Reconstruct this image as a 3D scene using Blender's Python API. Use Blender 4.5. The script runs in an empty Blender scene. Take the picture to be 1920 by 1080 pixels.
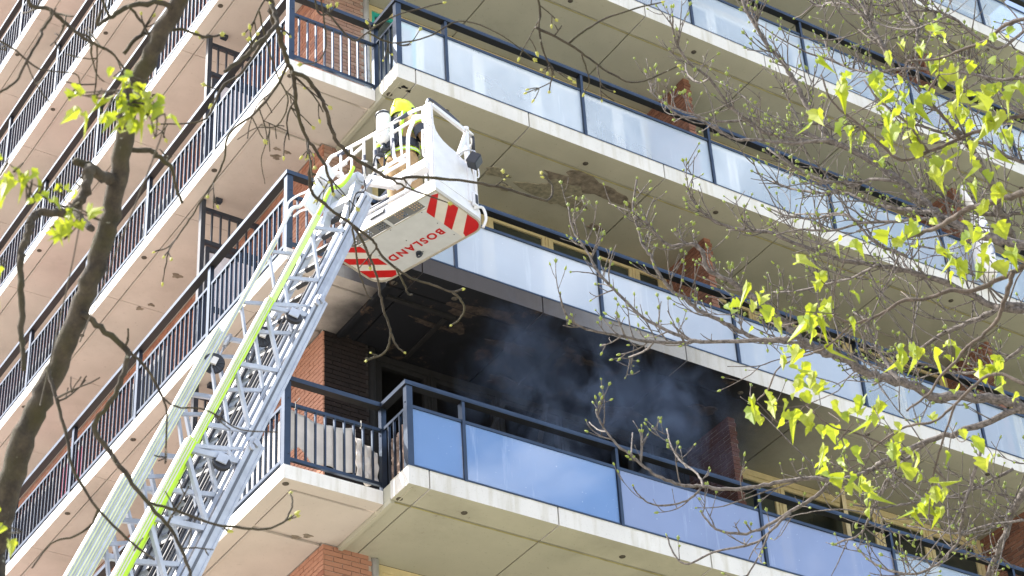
import bpy, math, random
import numpy as np
from mathutils import Vector, Matrix

random.seed(7)
RNG = np.random.default_rng(7)
scn = bpy.context.scene
COL = scn.collection
R_ = math.radians

# ------------------------------------------------------------------ camera
CAM = np.array([-8.8042, -16.9676, -11.8399])
YAW, PITCH, ROLL, FPX = 0.6073, 0.6320, -0.0645, 4072.78
def cam_axes():
    cy, sy, cp, sp = math.cos(YAW), math.sin(YAW), math.cos(PITCH), math.sin(PITCH)
    f = np.array([sy*cp, cy*cp, sp]); r = np.array([cy, -sy, 0.0]); u = np.cross(r, f)
    c, s = math.cos(ROLL), math.sin(ROLL)
    return c*r+s*u, -s*r+c*u, f
CR, CU, CF = cam_axes()
cam = bpy.data.cameras.new('camera')
cam.sensor_width = 36.0
cam.lens = FPX/1920*36.0
cam.clip_start, cam.clip_end = 0.1, 3000
cam.dof.use_dof = True
cam.dof.focus_distance = 22.5
cam.dof.aperture_fstop = 7.1
camo = bpy.data.objects.new('camera', cam)
M = Matrix.Identity(4)
for i in range(3):
    M[i][0], M[i][1], M[i][2], M[i][3] = CR[i], CU[i], -CF[i], CAM[i]
camo.matrix_world = M
COL.objects.link(camo)
scn.camera = camo
scn.render.resolution_x, scn.render.resolution_y = 1024, 576

# ------------------------------------------------------------------ sky, sun, exposure
SUN = Vector((-0.43, 0.45, 0.78)).normalized()
world = bpy.data.worlds.new('World'); scn.world = world
world.use_nodes = True
wn = world.node_tree.nodes; wl = world.node_tree.links
bg = wn['Background']
sky = wn.new('ShaderNodeTexSky'); sky.sky_type = 'NISHITA'; sky.sun_disc = False
sky.sun_elevation = math.asin(SUN.z)
sky.sun_rotation = math.atan2(SUN.x, SUN.y)
sky.air_density = 1.0; sky.dust_density = 4.0; sky.ozone_density = 1.0
tc = wn.new('ShaderNodeTexCoord'); cn = wn.new('ShaderNodeTexNoise'); cn.inputs['Scale'].default_value = 3.6; cn.inputs['Detail'].default_value = 8; cn.inputs['Roughness'].default_value = 0.6; cn.inputs['Distortion'].default_value = 0.4
wl.new(tc.outputs['Generated'], cn.inputs['Vector'])
cr = wn.new('ShaderNodeValToRGB'); cr.color_ramp.elements[0].position = 0.48; cr.color_ramp.elements[1].position = 0.62
cr.color_ramp.elements[0].color = (0, 0, 0, 1); cr.color_ramp.elements[1].color = (0.85, 0.85, 0.85, 1); wl.new(cn.outputs['Fac'], cr.inputs[0])
cm = wn.new('ShaderNodeMix'); cm.data_type = 'RGBA'; wl.new(cr.outputs[0], cm.inputs[0]); wl.new(sky.outputs[0], cm.inputs[6]); cm.inputs[7].default_value = (8.5, 8.7, 9.2, 1)
wl.new(cm.outputs[2], bg.inputs[0]); bg.inputs[1].default_value = 0.135
sl = bpy.data.lights.new('sun', 'SUN'); sl.energy = 3.6; sl.angle = R_(0.5); sl.color = (1.0, 0.95, 0.87)
so = bpy.data.objects.new('sun', sl); COL.objects.link(so)
so.rotation_euler = SUN.to_track_quat('Z', 'Y').to_euler()
scn.view_settings.view_transform = 'Standard'
scn.view_settings.look = 'None'
scn.view_settings.exposure = 1.62
scn.view_settings.gamma = 1.0
scn.cycles.volume_step_rate = 2.0
scn.cycles.volume_max_steps = 128
scn.cycles.transparent_max_bounces = 16

# ------------------------------------------------------------------ materials
def nodes(name):
    m = bpy.data.materials.new(name); m.use_nodes = True
    nt = m.node_tree; b = nt.nodes['Principled BSDF']
    return m, nt, b
def add(nt, typ, **kw):
    n = nt.nodes.new(typ)
    for k, v in kw.items():
        if k in n.inputs.keys(): n.inputs[k].default_value = v
        else: setattr(n, k, v)
    return n
def ramp(nt, src, stops):
    r = nt.nodes.new('ShaderNodeValToRGB'); e = r.color_ramp.elements
    while len(e) < len(stops): e.new(0.5)
    for i, (p, c) in enumerate(stops):
        e[i].position = p; e[i].color = (*c, 1) if len(c) == 3 else c
    nt.links.new(src, r.inputs[0]); return r
def mixc(nt, fac, a, b, mode='MIX'):
    m = nt.nodes.new('ShaderNodeMix'); m.data_type = 'RGBA'; m.blend_type = mode
    for sock, v in ((m.inputs[0], fac), (m.inputs[6], a), (m.inputs[7], b)):
        if hasattr(v, 'is_linked'): nt.links.new(v, sock)
        elif isinstance(v, (int, float)): sock.default_value = v
        else: sock.default_value = (*v, 1)
    return m.outputs[2]
def math_(nt, op, a, b=None, c=None, clamp=False):
    m = nt.nodes.new('ShaderNodeMath'); m.operation = op; m.use_clamp = clamp
    for i, v in enumerate((a, b, c)):
        if v is None: continue
        if hasattr(v, 'is_linked'): nt.links.new(v, m.inputs[i])
        else: m.inputs[i].default_value = v
    return m.outputs[0]
def pos(nt):
    g = nt.nodes.new('ShaderNodeNewGeometry'); return g.outputs['Position']
def xyz(nt, p):
    s = nt.nodes.new('ShaderNodeSeparateXYZ'); nt.links.new(p, s.inputs[0]); return s.outputs
def noise(nt, p, scale, detail=4, rough=0.55, stretch=None):
    if stretch:
        mp = nt.nodes.new('ShaderNodeMapping'); mp.inputs['Scale'].default_value = stretch
        nt.links.new(p, mp.inputs[0]); p = mp.outputs[0]
    n = add(nt, 'ShaderNodeTexNoise', Scale=scale, Detail=detail, Roughness=rough)
    nt.links.new(p, n.inputs['Vector']); return n.outputs['Fac']
def bump(nt, b, h, strength=0.3, dist=0.01):
    n = add(nt, 'ShaderNodeBump', Strength=strength, Distance=dist)
    nt.links.new(h, n.inputs['Height']); nt.links.new(n.outputs[0], b.inputs['Normal'])
def smooth(nt, v, lo, hi):
    m = nt.nodes.new('ShaderNodeMapRange'); m.interpolation_type = 'SMOOTHSTEP'
    m.inputs['From Min'].default_value = lo; m.inputs['From Max'].default_value = hi
    nt.links.new(v, m.inputs['Value']); return m.outputs[0]

def plain(name, col, rough=0.5, metal=0.0, var=0.12, scale=9.0, bmp=0.0, bscale=60.0, spec=0.5):
    m, nt, b = nodes(name); p = pos(nt)
    n = noise(nt, p, scale)
    lo = tuple(c*(1-var) for c in col); hi = tuple(min(1, c*(1+var)) for c in col)
    r = ramp(nt, n, [(0.3, lo), (0.7, hi)])
    nt.links.new(r.outputs[0], b.inputs['Base Color'])
    b.inputs['Roughness'].default_value = rough; b.inputs['Metallic'].default_value = metal
    b.inputs['Specular IOR Level'].default_value = spec
    if bmp: bump(nt, b, noise(nt, p, bscale), bmp, 0.004)
    return m

def concrete(name, base, dark, soot=None, spots=True):
    """painted concrete: faint blotches, fine pores, dirt specks; soot = a smoke stain (x/y range of the stain)"""
    m, nt, b = nodes(name); p = pos(nt)
    c = ramp(nt, noise(nt, p, 1.3, 6), [(0.3, tuple(v*0.9 for v in base)), (0.7, tuple(min(1, v*1.06) for v in base))]).outputs[0]
    c = mixc(nt, math_(nt, 'MULTIPLY', ramp(nt, noise(nt, p, 26, 3), [(0.66, (0, 0, 0)), (0.74, (1, 1, 1))]).outputs[0], 0.35), c, dark)
    sp = ramp(nt, noise(nt, p, 60, 2, 0.5), [(0.735, (0, 0, 0)), (0.76, (1, 1, 1))]).outputs[0]
    c = mixc(nt, math_(nt, 'MULTIPLY', sp, 0.75), c, tuple(v*0.5 for v in dark))
    st = ramp(nt, noise(nt, p, 0.8, 7, 0.7), [(0.52, (0, 0, 0)), (0.75, (1, 1, 1))]).outputs[0]
    c = mixc(nt, math_(nt, 'MULTIPLY', st, 0.28), c, dark)
    if spots:
        s1 = ramp(nt, noise(nt, p, 3.2, 5, 0.7), [(0.70, (0, 0, 0)), (0.73, (1, 1, 1))]).outputs[0]
        c = mixc(nt, math_(nt, 'MULTIPLY', s1, 0.7), c, dark)
    if soot:
        X = xyz(nt, p)
        n = noise(nt, p, 1.1, 6, 0.6)
        wob = math_(nt, 'MULTIPLY_ADD', n, 0.9, -0.45)
        xs = math_(nt, 'ADD', X[0], wob)
        (x0, x1, x2, x3, amt) = soot
        f = math_(nt, 'MULTIPLY', smooth(nt, xs, x0, x1), math_(nt, 'SUBTRACT', 1.0, smooth(nt, xs, x2, x3)))
        f = math_(nt, 'MULTIPLY', f, amt)
        flake = ramp(nt, noise(nt, p, 2.6, 8, 0.75), [(0.56, (0, 0, 0)), (0.60, (1, 1, 1))]).outputs[0]
        flake = math_(nt, 'MULTIPLY', flake, ramp(nt, noise(nt, p, 14, 5, 0.7), [(0.42, (0.15, 0.15, 0.15)), (0.6, (1, 1, 1))]).outputs[0])
        sc = mixc(nt, math_(nt, 'MULTIPLY', flake, 0.8), (0.008, 0.009, 0.012), (0.075, 0.05, 0.034))
        c = mixc(nt, f, c, sc)
    nt.links.new(c, b.inputs['Base Color'])
    b.inputs['Roughness'].default_value = 0.85; b.inputs['Specular IOR Level'].default_value = 0.25
    bump(nt, b, noise(nt, p, 90, 5), 0.25, 0.003)
    return m

def fascia_mat(name, base, soot=None):
    m, nt, b = nodes(name); p = pos(nt)
    X = xyz(nt, p)
    c = ramp(nt, noise(nt, p, 2.0, 6), [(0.3, tuple(v*0.88 for v in base)), (0.7, base)]).outputs[0]
    st = noise(nt, p, 9, 5, 0.6, (1, 1, 0.12))
    c = mixc(nt, math_(nt, 'MULTIPLY', ramp(nt, st, [(0.5, (0, 0, 0)), (0.72, (1, 1, 1))]).outputs[0], 0.45), c, (0.42, 0.38, 0.26))
    zz = math_(nt, 'MODULO', math_(nt, 'ADD', X[2], 28.0), 2.8)          # height above the slab top, dirt gathers on its upper edge
    up = smooth(nt, math_(nt, 'ADD', zz, math_(nt, 'MULTIPLY', noise(nt, p, 14, 4), 0.05)), 0.035, 0.075)
    c = mixc(nt, math_(nt, 'MULTIPLY', math_(nt, 'MULTIPLY', up, math_(nt, 'LESS_THAN', zz, 1.0)), 0.55), c, (0.30, 0.27, 0.15))
    pores = ramp(nt, noise(nt, p, 55, 3), [(0.62, (0, 0, 0)), (0.7, (1, 1, 1))]).outputs[0]
    c = mixc(nt, math_(nt, 'MULTIPLY', pores, 0.3), c, (0.36, 0.33, 0.28))
    if soot:
        x0, x1, x2, x3, amt = soot
        xs = math_(nt, 'ADD', X[0], math_(nt, 'MULTIPLY_ADD', noise(nt, p, 1.5, 5), 1.2, -0.6))
        f = math_(nt, 'MULTIPLY', smooth(nt, xs, x0, x1), math_(nt, 'SUBTRACT', 1.0, smooth(nt, xs, x2, x3)))
        c = mixc(nt, math_(nt, 'MULTIPLY', f, amt), c, (0.055, 0.048, 0.05))
    nt.links.new(c, b.inputs['Base Color'])
    b.inputs['Roughness'].default_value = 0.8; b.inputs['Specular IOR Level'].default_value = 0.3
    bump(nt, b, noise(nt, p, 70, 5), 0.35, 0.004)
    return m

def brick_mat(name, cols, soot=0.0, dirt=0.25):
    m, nt, b = nodes(name); p = pos(nt)
    g = nt.nodes.new('ShaderNodeNewGeometry')
    r = ramp(nt, g.outputs['Random Per Island'], [(0.0, cols[0]), (0.35, cols[1]), (0.7, cols[2]), (1.0, cols[3])])
    c = mixc(nt, math_(nt, 'MULTIPLY', noise(nt, p, 40, 5), dirt), r.outputs[0], (0.30, 0.24, 0.20))
    if soot:
        c = mixc(nt, math_(nt, 'MULTIPLY', ramp(nt, noise(nt, p, 1.6, 5), [(0.25, (1, 1, 1)), (0.8, (0.85, 0.85, 0.85))]).outputs[0], soot), c, (0.012, 0.010, 0.010))
    nt.links.new(c, b.inputs['Base Color'])
    b.inputs['Roughness'].default_value = 0.9; b.inputs['Specular IOR Level'].default_value = 0.2
    bump(nt, b, noise(nt, p, 120, 4), 0.5, 0.004)
    return m

def brick_far(name):
    m, nt, b = nodes(name); p = pos(nt); X = xyz(nt, p)
    cb = nt.nodes.new('ShaderNodeCombineXYZ'); nt.links.new(X[1], cb.inputs[0]); nt.links.new(X[2], cb.inputs[1])
    t = add(nt, 'ShaderNodeTexBrick', Scale=1.0)
    t.inputs['Brick Width'].default_value = 0.22; t.inputs['Row Height'].default_value = 0.0625; t.inputs['Mortar Size'].default_value = 0.008
    t.inputs['Color1'].default_value = (0.42, 0.16, 0.09, 1); t.inputs['Color2'].default_value = (0.30, 0.12, 0.08, 1); t.inputs['Mortar'].default_value = (0.36, 0.32, 0.28, 1)
    nt.links.new(cb.outputs[0], t.inputs['Vector']); nt.links.new(t.outputs['Color'], b.inputs['Base Color'])
    b.inputs['Roughness'].default_value = 0.9
    return m

def glass_mat(name, base, alpha, rough, dirt=0.3, dcol=(0.8, 0.85, 0.95), spec=0.6):
    m, nt, b = nodes(name); p = pos(nt)
    lo = noise(nt, p, 0.9, 3)
    c = mixc(nt, ramp(nt, lo, [(0.3, (0, 0, 0)), (0.7, (1, 1, 1))]).outputs[0], tuple(v*0.85 for v in base), base)
    streak = ramp(nt, noise(nt, p, 7, 6, 0.65, (1.0, 1.0, 0.08)), [(0.60, (0, 0, 0)), (0.75, (1, 1, 1))]).outputs[0]
    spk = ramp(nt, noise(nt, p, 34, 2, 0.5), [(0.735, (0, 0, 0)), (0.75, (1, 1, 1))]).outputs[0]
    d = math_(nt, 'MULTIPLY', math_(nt, 'MAXIMUM', math_(nt, 'MULTIPLY', streak, 0.7), spk), dirt)
    c = mixc(nt, d, c, dcol)
    nt.links.new(c, b.inputs['Base Color'])
    b.inputs['Roughness'].default_value = rough; b.inputs['Specular IOR Level'].default_value = spec; b.inputs['IOR'].default_value = 2.0
    a = math_(nt, 'ADD', math_(nt, 'MULTIPLY', d, 0.4), alpha, clamp=True)
    nt.links.new(a, b.inputs['Alpha'])
    return m

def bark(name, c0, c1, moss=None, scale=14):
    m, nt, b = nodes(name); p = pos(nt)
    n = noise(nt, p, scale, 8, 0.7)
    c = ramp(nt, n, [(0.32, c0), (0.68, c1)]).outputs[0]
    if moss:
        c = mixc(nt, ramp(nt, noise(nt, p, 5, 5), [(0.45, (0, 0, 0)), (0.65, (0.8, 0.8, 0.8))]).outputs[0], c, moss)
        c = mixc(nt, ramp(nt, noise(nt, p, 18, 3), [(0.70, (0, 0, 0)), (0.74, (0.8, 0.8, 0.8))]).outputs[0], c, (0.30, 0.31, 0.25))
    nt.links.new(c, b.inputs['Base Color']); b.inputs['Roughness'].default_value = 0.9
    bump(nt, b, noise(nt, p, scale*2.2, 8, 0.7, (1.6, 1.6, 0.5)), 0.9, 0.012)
    return m

def leaf_mat(name, col, tcol):
    m, nt, b = nodes(name)
    oi = nt.nodes.new('ShaderNodeObjectInfo'); p = pos(nt)
    r = ramp(nt, oi.outputs['Random'], [(0, (col[0]*0.42, col[1]*0.62, col[2]*1.5)), (0.5, col), (0.85, (col[0]*1.2, col[1]*1.08, col[2]*2)), (1, (col[0]*1.25, col[1]*1.12, col[2]*4))])
    c = mixc(nt, math_(nt, 'MULTIPLY', noise(nt, p, 25, 4), 0.35), r.outputs[0], (col[0]*0.5, col[1]*0.6, col[2]))
    nt.links.new(c, b.inputs['Base Color']); b.inputs['Roughness'].default_value = 0.55
    t = nt.nodes.new('ShaderNodeBsdfTranslucent'); t.inputs[0].default_value = (*tcol, 1)
    mx = nt.nodes.new('ShaderNodeMixShader'); mx.inputs[0].default_value = 0.42
    out = nt.nodes['Material Output']
    nt.links.new(b.outputs[0], mx.inputs[1]); nt.links.new(t.outputs[0], mx.inputs[2]); nt.links.new(mx.outputs[0], out.inputs[0])
    return m

MT = {}
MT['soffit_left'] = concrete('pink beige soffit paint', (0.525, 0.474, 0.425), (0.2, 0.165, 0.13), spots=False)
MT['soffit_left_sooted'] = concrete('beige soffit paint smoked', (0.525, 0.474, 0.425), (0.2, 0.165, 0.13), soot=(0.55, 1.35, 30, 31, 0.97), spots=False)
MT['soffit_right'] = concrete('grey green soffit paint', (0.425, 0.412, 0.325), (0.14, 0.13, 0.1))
MT['soffit_burnt'] = concrete('burnt soffit', (0.425, 0.412, 0.325), (0.14, 0.13, 0.1), soot=(0.2, 0.9, 6.0, 8.2, 1.0))
MT['algae'] = plain('algae stained drip bead', (0.33, 0.30, 0.13), 0.9, var=0.3, scale=6)
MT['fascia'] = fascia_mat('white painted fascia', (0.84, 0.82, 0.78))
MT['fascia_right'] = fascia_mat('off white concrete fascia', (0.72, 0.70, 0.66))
MT['fascia_sooted'] = fascia_mat('smoke stained fascia', (0.72, 0.70, 0.66), soot=(0.0, 1.0, 2.6, 7.6, 0.97))
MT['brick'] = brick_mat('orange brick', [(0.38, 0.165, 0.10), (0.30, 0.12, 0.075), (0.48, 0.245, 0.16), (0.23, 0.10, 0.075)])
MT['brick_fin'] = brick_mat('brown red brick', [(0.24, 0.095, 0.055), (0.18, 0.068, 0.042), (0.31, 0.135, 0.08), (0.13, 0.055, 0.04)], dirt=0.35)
MT['brick_pale'] = brick_mat('pale brown brick', [(0.36, 0.21, 0.16), (0.30, 0.16, 0.12), (0.42, 0.28, 0.22), (0.25, 0.15, 0.12)], dirt=0.5)  # paler, greyer brick colours for the pier fronts
MT['brick_burnt'] = brick_mat('sooted brick', [(0.06, 0.025, 0.02), (0.04, 0.018, 0.015), (0.08, 0.03, 0.025), (0.03, 0.015, 0.013)], soot=0.97)
MT['brick_smoked'] = brick_mat('smoked brick', [(0.26, 0.085, 0.05), (0.20, 0.065, 0.04), (0.30, 0.11, 0.06), (0.15, 0.055, 0.04)], soot=0.72)
MT['brick_far'] = brick_far('far brickwork')
MT['mortar'] = plain('mortar', (0.40, 0.35, 0.30), 0.95, bmp=0.4)
MT['mortar_burnt'] = plain('sooted mortar', (0.02, 0.016, 0.015), 0.95, bmp=0.4)
MT['steel'] = plain('anthracite blue railing paint', (0.062, 0.082, 0.115), 0.46, 1.0, var=0.12, scale=5)
MT['steel_dark'] = plain('dark steel', (0.03, 0.04, 0.055), 0.4)
MT['bottom_face'] = plain('black rail channel', (0.006, 0.007, 0.009), 0.6)  # near-black colour on the closed bottom faces of the handrail boxes
MT['glass_milky'] = glass_mat('frosted balustrade glass', (0.70, 0.84, 1.0), 0.36, 0.03, 0.35)
MT['glass_grey'] = glass_mat('grey frosted balustrade glass', (0.62, 0.70, 0.82), 0.60, 0.04, 0.25)
MT['glass_blue'] = glass_mat('dirty sky tinted balustrade glass', (0.21, 0.37, 0.70), 0.60, 0.015, 0.55, (0.75, 0.82, 0.95), 0.9)  # blue base stands in for reflected sky; the streaks and specks are dirt
MT['glass_violet'] = glass_mat('streaked balustrade glass', (0.34, 0.42, 0.66), 0.64, 0.03, 0.5, (0.75, 0.8, 0.95), 0.8)
MT['pane'] = plain('dark window glass', (0.035, 0.042, 0.035), 0.04, var=0.4, scale=1.2, spec=0.7)
def curtain_sky_mat():  # curtain-like folds painted in; their pale tone stands in for reflected sky
    m, nt, b = nodes('curtained window glass with sky tone'); p = pos(nt)
    f = noise(nt, p, 9, 3, .5, (1, 1, .05)); c = ramp(nt, f, [(.35, (.16, .20, .25)), (.6, (.42, .46, .52))]).outputs[0]
    w = ramp(nt, noise(nt, p, .9, 2), [(.45, (0, 0, 0)), (.52, (1, 1, 1))]).outputs[0]
    c = mixc(nt, w, c, (.07, .085, .09)); nt.links.new(c, b.inputs['Base Color']); b.inputs['Roughness'].default_value = .05; b.inputs['IOR'].default_value = 1.8
    return m
MT['pane_curtain_sky'] = curtain_sky_mat()
MT['cream'] = plain('cream window paint', (0.60, 0.50, 0.28), 0.45)
MT['white_frame'] = plain('white window paint', (0.74, 0.74, 0.72), 0.45)
MT['teal'] = plain('turquoise door paint', (0.03, 0.42, 0.36), 0.4)
MT['pinkred'] = plain('raspberry door paint', (0.50, 0.06, 0.11), 0.45)
MT['pipe'] = plain('grey plastic pipe', (0.52, 0.52, 0.53), 0.4)
MT['char'] = plain('charred wood', (0.006, 0.0055, 0.006), 0.9, var=0.5, bmp=0.6)
MT['flake'] = plain('scorched skim', (0.030, 0.021, 0.016), 0.95, var=0.8, scale=16, bmp=0.6, bscale=60)
MT['panel'] = plain('pale grey panel', (0.68, 0.68, 0.72), 0.5)
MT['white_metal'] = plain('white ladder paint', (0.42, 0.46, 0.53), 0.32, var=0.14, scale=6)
MT['white_cage'] = plain('white cage paint', (0.74, 0.75, 0.78), 0.35, var=0.08, scale=7)
MT['groove'] = plain('dark grey track', (0.10, 0.11, 0.13), 0.45)
MT['grey_metal'] = plain('aluminium', (0.45, 0.46, 0.48), 0.35, 0.6)
MT['grating'] = plain('dull perforated sheet', (0.15, 0.155, 0.16), 0.6)
MT['rubber'] = plain('black rubber', (0.025, 0.027, 0.035), 0.6)
MT['padded'] = plain('dark blue grip padding', (0.05, 0.06, 0.09), 0.6)
MT['fluo_pale'] = plain('light fluorescent tape', (0.62, 0.80, 0.22), 0.4, var=0.05)
MT['fluo'] = plain('fluorescent yellow tape', (0.50, 0.80, 0.02), 0.4, var=0.05)
MT['pale_yellow'] = plain('pale yellow tape', (0.74, 0.78, 0.45), 0.4, var=0.05)
MT['red'] = plain('red reflective tape', (0.48, 0.015, 0.015), 0.35, var=0.08)
MT['tape_white'] = plain('cream reflective tape', (0.62, 0.60, 0.55), 0.35, var=0.06)
MT['plate'] = plain('pale grey floor plate', (0.52, 0.54, 0.55), 0.4, var=0.05)
MT['rim'] = plain('bare aluminium rim', (0.50, 0.46, 0.38), 0.4, 0.3)
MT['tan'] = plain('tan fire suit cloth', (0.40, 0.265, 0.135), 0.85, var=0.2, scale=14, bmp=0.3, bscale=40)
MT['navy'] = plain('dark navy cloth', (0.03, 0.035, 0.05), 0.8)
MT['helmet'] = plain('fluorescent yellow helmet', (0.72, 0.86, 0.03), 0.28, var=0.03)
MT['tank'] = plain('white air cylinder', (0.78, 0.79, 0.78), 0.35)
MT['silver'] = plain('silver tape', (0.62, 0.64, 0.64), 0.4)
MT['skin'] = plain('skin', (0.45, 0.26, 0.19), 0.6)
MT['canvas'] = plain('cream canvas', (0.74, 0.69, 0.64), 0.9, var=0.12, scale=5, bmp=0.3, bscale=30)
MT['canvas_brown'] = plain('smoke browned canvas', (0.33, 0.24, 0.19), 0.9, var=0.5, scale=7, bmp=0.4, bscale=30)
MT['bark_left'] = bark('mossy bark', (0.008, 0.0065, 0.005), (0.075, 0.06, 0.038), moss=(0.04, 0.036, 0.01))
MT['bark_bud'] = bark('grey brown bark', (0.032, 0.027, 0.024), (0.22, 0.195, 0.178), scale=30)
MT['bark_leaf'] = bark('brown bark', (0.04, 0.032, 0.027), (0.14, 0.11, 0.09), scale=20)
MT['leaf'] = leaf_mat('young yellow green leaf', (0.26, 0.32, 0.02), (0.40, 0.46, 0.02))
MT['bud'] = leaf_mat('green bud', (0.46, 0.48, 0.08), (0.5, 0.54, 0.06))
MT['drain'] = plain('drain outlet', (0.07, 0.06, 0.045), 0.7)
MT['ceramic'] = plain('white ornament glaze', (0.78, 0.76, 0.74), 0.3, var=0.05)
MT['blue_line'] = plain('blue glaze line', (0.12, 0.16, 0.30), 0.4)
MT['bolt'] = plain('zinc bolt', (0.6, 0.6, 0.6), 0.3, 0.6)

# ------------------------------------------------------------------ mesh helpers
class MB:
    def __init__(s): s.v = []; s.f = []; s.m = []; s.sm = []
    def quad(s, a, b, c, d, mi=0, sm=False):
        n = len(s.v); s.v += [tuple(a), tuple(b), tuple(c), tuple(d)]; s.f.append((n, n+1, n+2, n+3)); s.m.append(mi); s.sm.append(sm)
    def poly(s, pts, mi=0):
        n = len(s.v); s.v += [tuple(p) for p in pts]; s.f.append(tuple(range(n, n+len(pts)))); s.m.append(mi); s.sm.append(False)
    def box(s, x0, x1, y0, y1, z0, z1, mi=0, mis=None):
        n = len(s.v)
        s.v += [(x0, y0, z0), (x1, y0, z0), (x1, y1, z0), (x0, y1, z0), (x0, y0, z1), (x1, y0, z1), (x1, y1, z1), (x0, y1, z1)]
        fs = [(0, 3, 2, 1), (4, 5, 6, 7), (0, 1, 5, 4), (1, 2, 6, 5), (2, 3, 7, 6), (3, 0, 4, 7)]   # bottom top -y +x +y -x
        for i, f in enumerate(fs):
            s.f.append(tuple(n+k for k in f)); s.m.append(mis[i] if mis else mi); s.sm.append(False)
    def obox(s, c, ax, ay, az, hx, hy, hz, mi=0):
        c, ax, ay, az = (np.asarray(q, float) for q in (c, ax, ay, az)); n = len(s.v)
        for k in ((-1, -1, -1), (1, -1, -1), (1, 1, -1), (-1, 1, -1), (-1, -1, 1), (1, -1, 1), (1, 1, 1), (-1, 1, 1)):
            s.v.append(tuple(c+ax*hx*k[0]+ay*hy*k[1]+az*hz*k[2]))
        for f in [(0, 3, 2, 1), (4, 5, 6, 7), (0, 1, 5, 4), (1, 2, 6, 5), (2, 3, 7, 6), (3, 0, 4, 7)]:
            s.f.append(tuple(n+k for k in f)); s.m.append(mi); s.sm.append(False)
    def bar(s, a, b, w, h, up=(0, 0, 1), mi=0):
        a, b = np.asarray(a, float), np.asarray(b, float); d = b-a; L = np.linalg.norm(d); d = d/L
        up = np.asarray(up, float); x = np.cross(up, d)
        if np.linalg.norm(x) < 1e-6: x = np.cross((1, 0, 0), d)
        x /= np.linalg.norm(x); y = np.cross(d, x)
        s.obox((a+b)/2, d, x, y, L/2, w/2, h/2, mi)
    def tube(s, pts, rad, n=8, mi=0, cap=True):
        P = [np.asarray(p, float) for p in pts]; m = len(P)
        if not hasattr(rad, '__len__'): rad = [rad]*m
        b = len(s.v); x = None
        for i in range(m):
            d = P[min(i+1, m-1)]-P[max(i-1, 0)]; L = np.linalg.norm(d); d = d/L if L > 1e-9 else np.array([0, 0, 1.])
            if x is None:
                x = np.cross(d, (0, 0, 1.) if abs(d[2]) < .9 else (1., 0, 0))
            x = x-d*(x@d); x /= np.linalg.norm(x); y = np.cross(d, x)
            for k in range(n):
                a = 2*math.pi*k/n; s.v.append(tuple(P[i]+rad[i]*(math.cos(a)*x+math.sin(a)*y)))
        for i in range(m-1):
            for k in range(n):
                k2 = (k+1) % n
                s.f.append((b+i*n+k, b+i*n+k2, b+(i+1)*n+k2, b+(i+1)*n+k)); s.m.append(mi); s.sm.append(True)
        if cap:
            s.f.append(tuple(b+k for k in reversed(range(n)))); s.m.append(mi); s.sm.append(False)
            s.f.append(tuple(b+(m-1)*n+k for k in range(n))); s.m.append(mi); s.sm.append(False)
    def lathe(s, c, axis, prof, n=20, mi=0):
        c = np.asarray(c, float); d = np.asarray(axis, float); d /= np.linalg.norm(d)
        s.tube([c+d*t for t, r in prof], [max(r, 1e-4) for t, r in prof], n, mi)
    def build(s, name, mats, parent=None, smooth=None):
        me = bpy.data.meshes.new(name); me.from_pydata(s.v, [], s.f)
        if not isinstance(mats, (list, tuple)): mats = [mats]
        for m in mats: me.materials.append(MT[m] if isinstance(m, str) else m)
        if len(mats) > 1: me.polygons.foreach_set('material_index', s.m)
        if any(s.sm) if smooth is None else smooth:
            me.polygons.foreach_set('use_smooth', s.sm if smooth is None else [True]*len(s.f))
        me.update()
        return link(name, me, parent)
def link(name, me, parent=None):
    o = bpy.data.objects.new(name, me); COL.objects.link(o)
    if parent is not None: o.parent = parent
    return o
def empty(name, loc=(0, 0, 0)):
    o = bpy.data.objects.new(name, None); o.location = loc; COL.objects.link(o); o.empty_display_size = 0.2
    return o
def tag(o, label=None, cat=None, group=None, kind=None):
    if label: o['label'] = label
    if cat: o['category'] = cat
    if group: o['group'] = group
    if kind: o['kind'] = kind
    return o
def proj(P):
    d = np.asarray(P, float)-CAM; z = d@CF
    return 960+FPX*(d@CR)/z, 540-FPX*(d@CU)/z, z
def at(px, py, dist):
    d = CF+(px-960)/FPX*CR-(py-540)/FPX*CU
    return CAM+d/np.linalg.norm(d)*dist

# ------------------------------------------------------------------ ground
GZ = -13.44
g = MB(); g.quad((-400, -400, GZ), (400, -400, GZ), (400, 400, GZ), (-400, 400, GZ))
def ground_mat():
    m, nt, b = nodes('paving and grass'); p = pos(nt)
    c = ramp(nt, noise(nt, p, 0.05, 4), [(0.42, (0.34, 0.31, 0.27)), (0.52, (0.10, 0.14, 0.04))]).outputs[0]
    X = xyz(nt, p)
    near = math_(nt, 'GREATER_THAN', X[0], 0.0)
    c2 = mixc(nt, math_(nt, 'MULTIPLY', noise(nt, p, 3, 5), 0.4), (0.36, 0.33, 0.29), (0.22, 0.2, 0.17))
    c = mixc(nt, near, c2, c)
    nt.links.new(c, b.inputs['Base Color']); b.inputs['Roughness'].default_value = 0.95
    return m
gm = g.build('ground', ground_mat()); tag(gm, kind='structure')

# ------------------------------------------------------------------ apartment building
H = 2.8; A_, B_ = 1.1761, 0.5192; TL, TR, ZR = 0.1653, 0.2222, 0.0422
HR = 1.10; YMAX, XMAX = 15.3, 14.2; WX, WY = 1.0, 1.0
bld = empty('apartment_building', (0, 0, GZ)); BO = Vector((0, 0, GZ))
tag(bld, 'tall brick apartment block with white-edged balconies and one burnt smoking loggia', 'building')
def B(o, parent=None):
    """hang a world-space mesh under the building (or one of its parts)"""
    if parent is None:
        o.parent = bld; o.matrix_parent_inverse = Matrix.Translation(-BO)
    else:
        o.parent = parent
        o.matrix_parent_inverse = Matrix.Identity(4)
    return o

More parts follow.
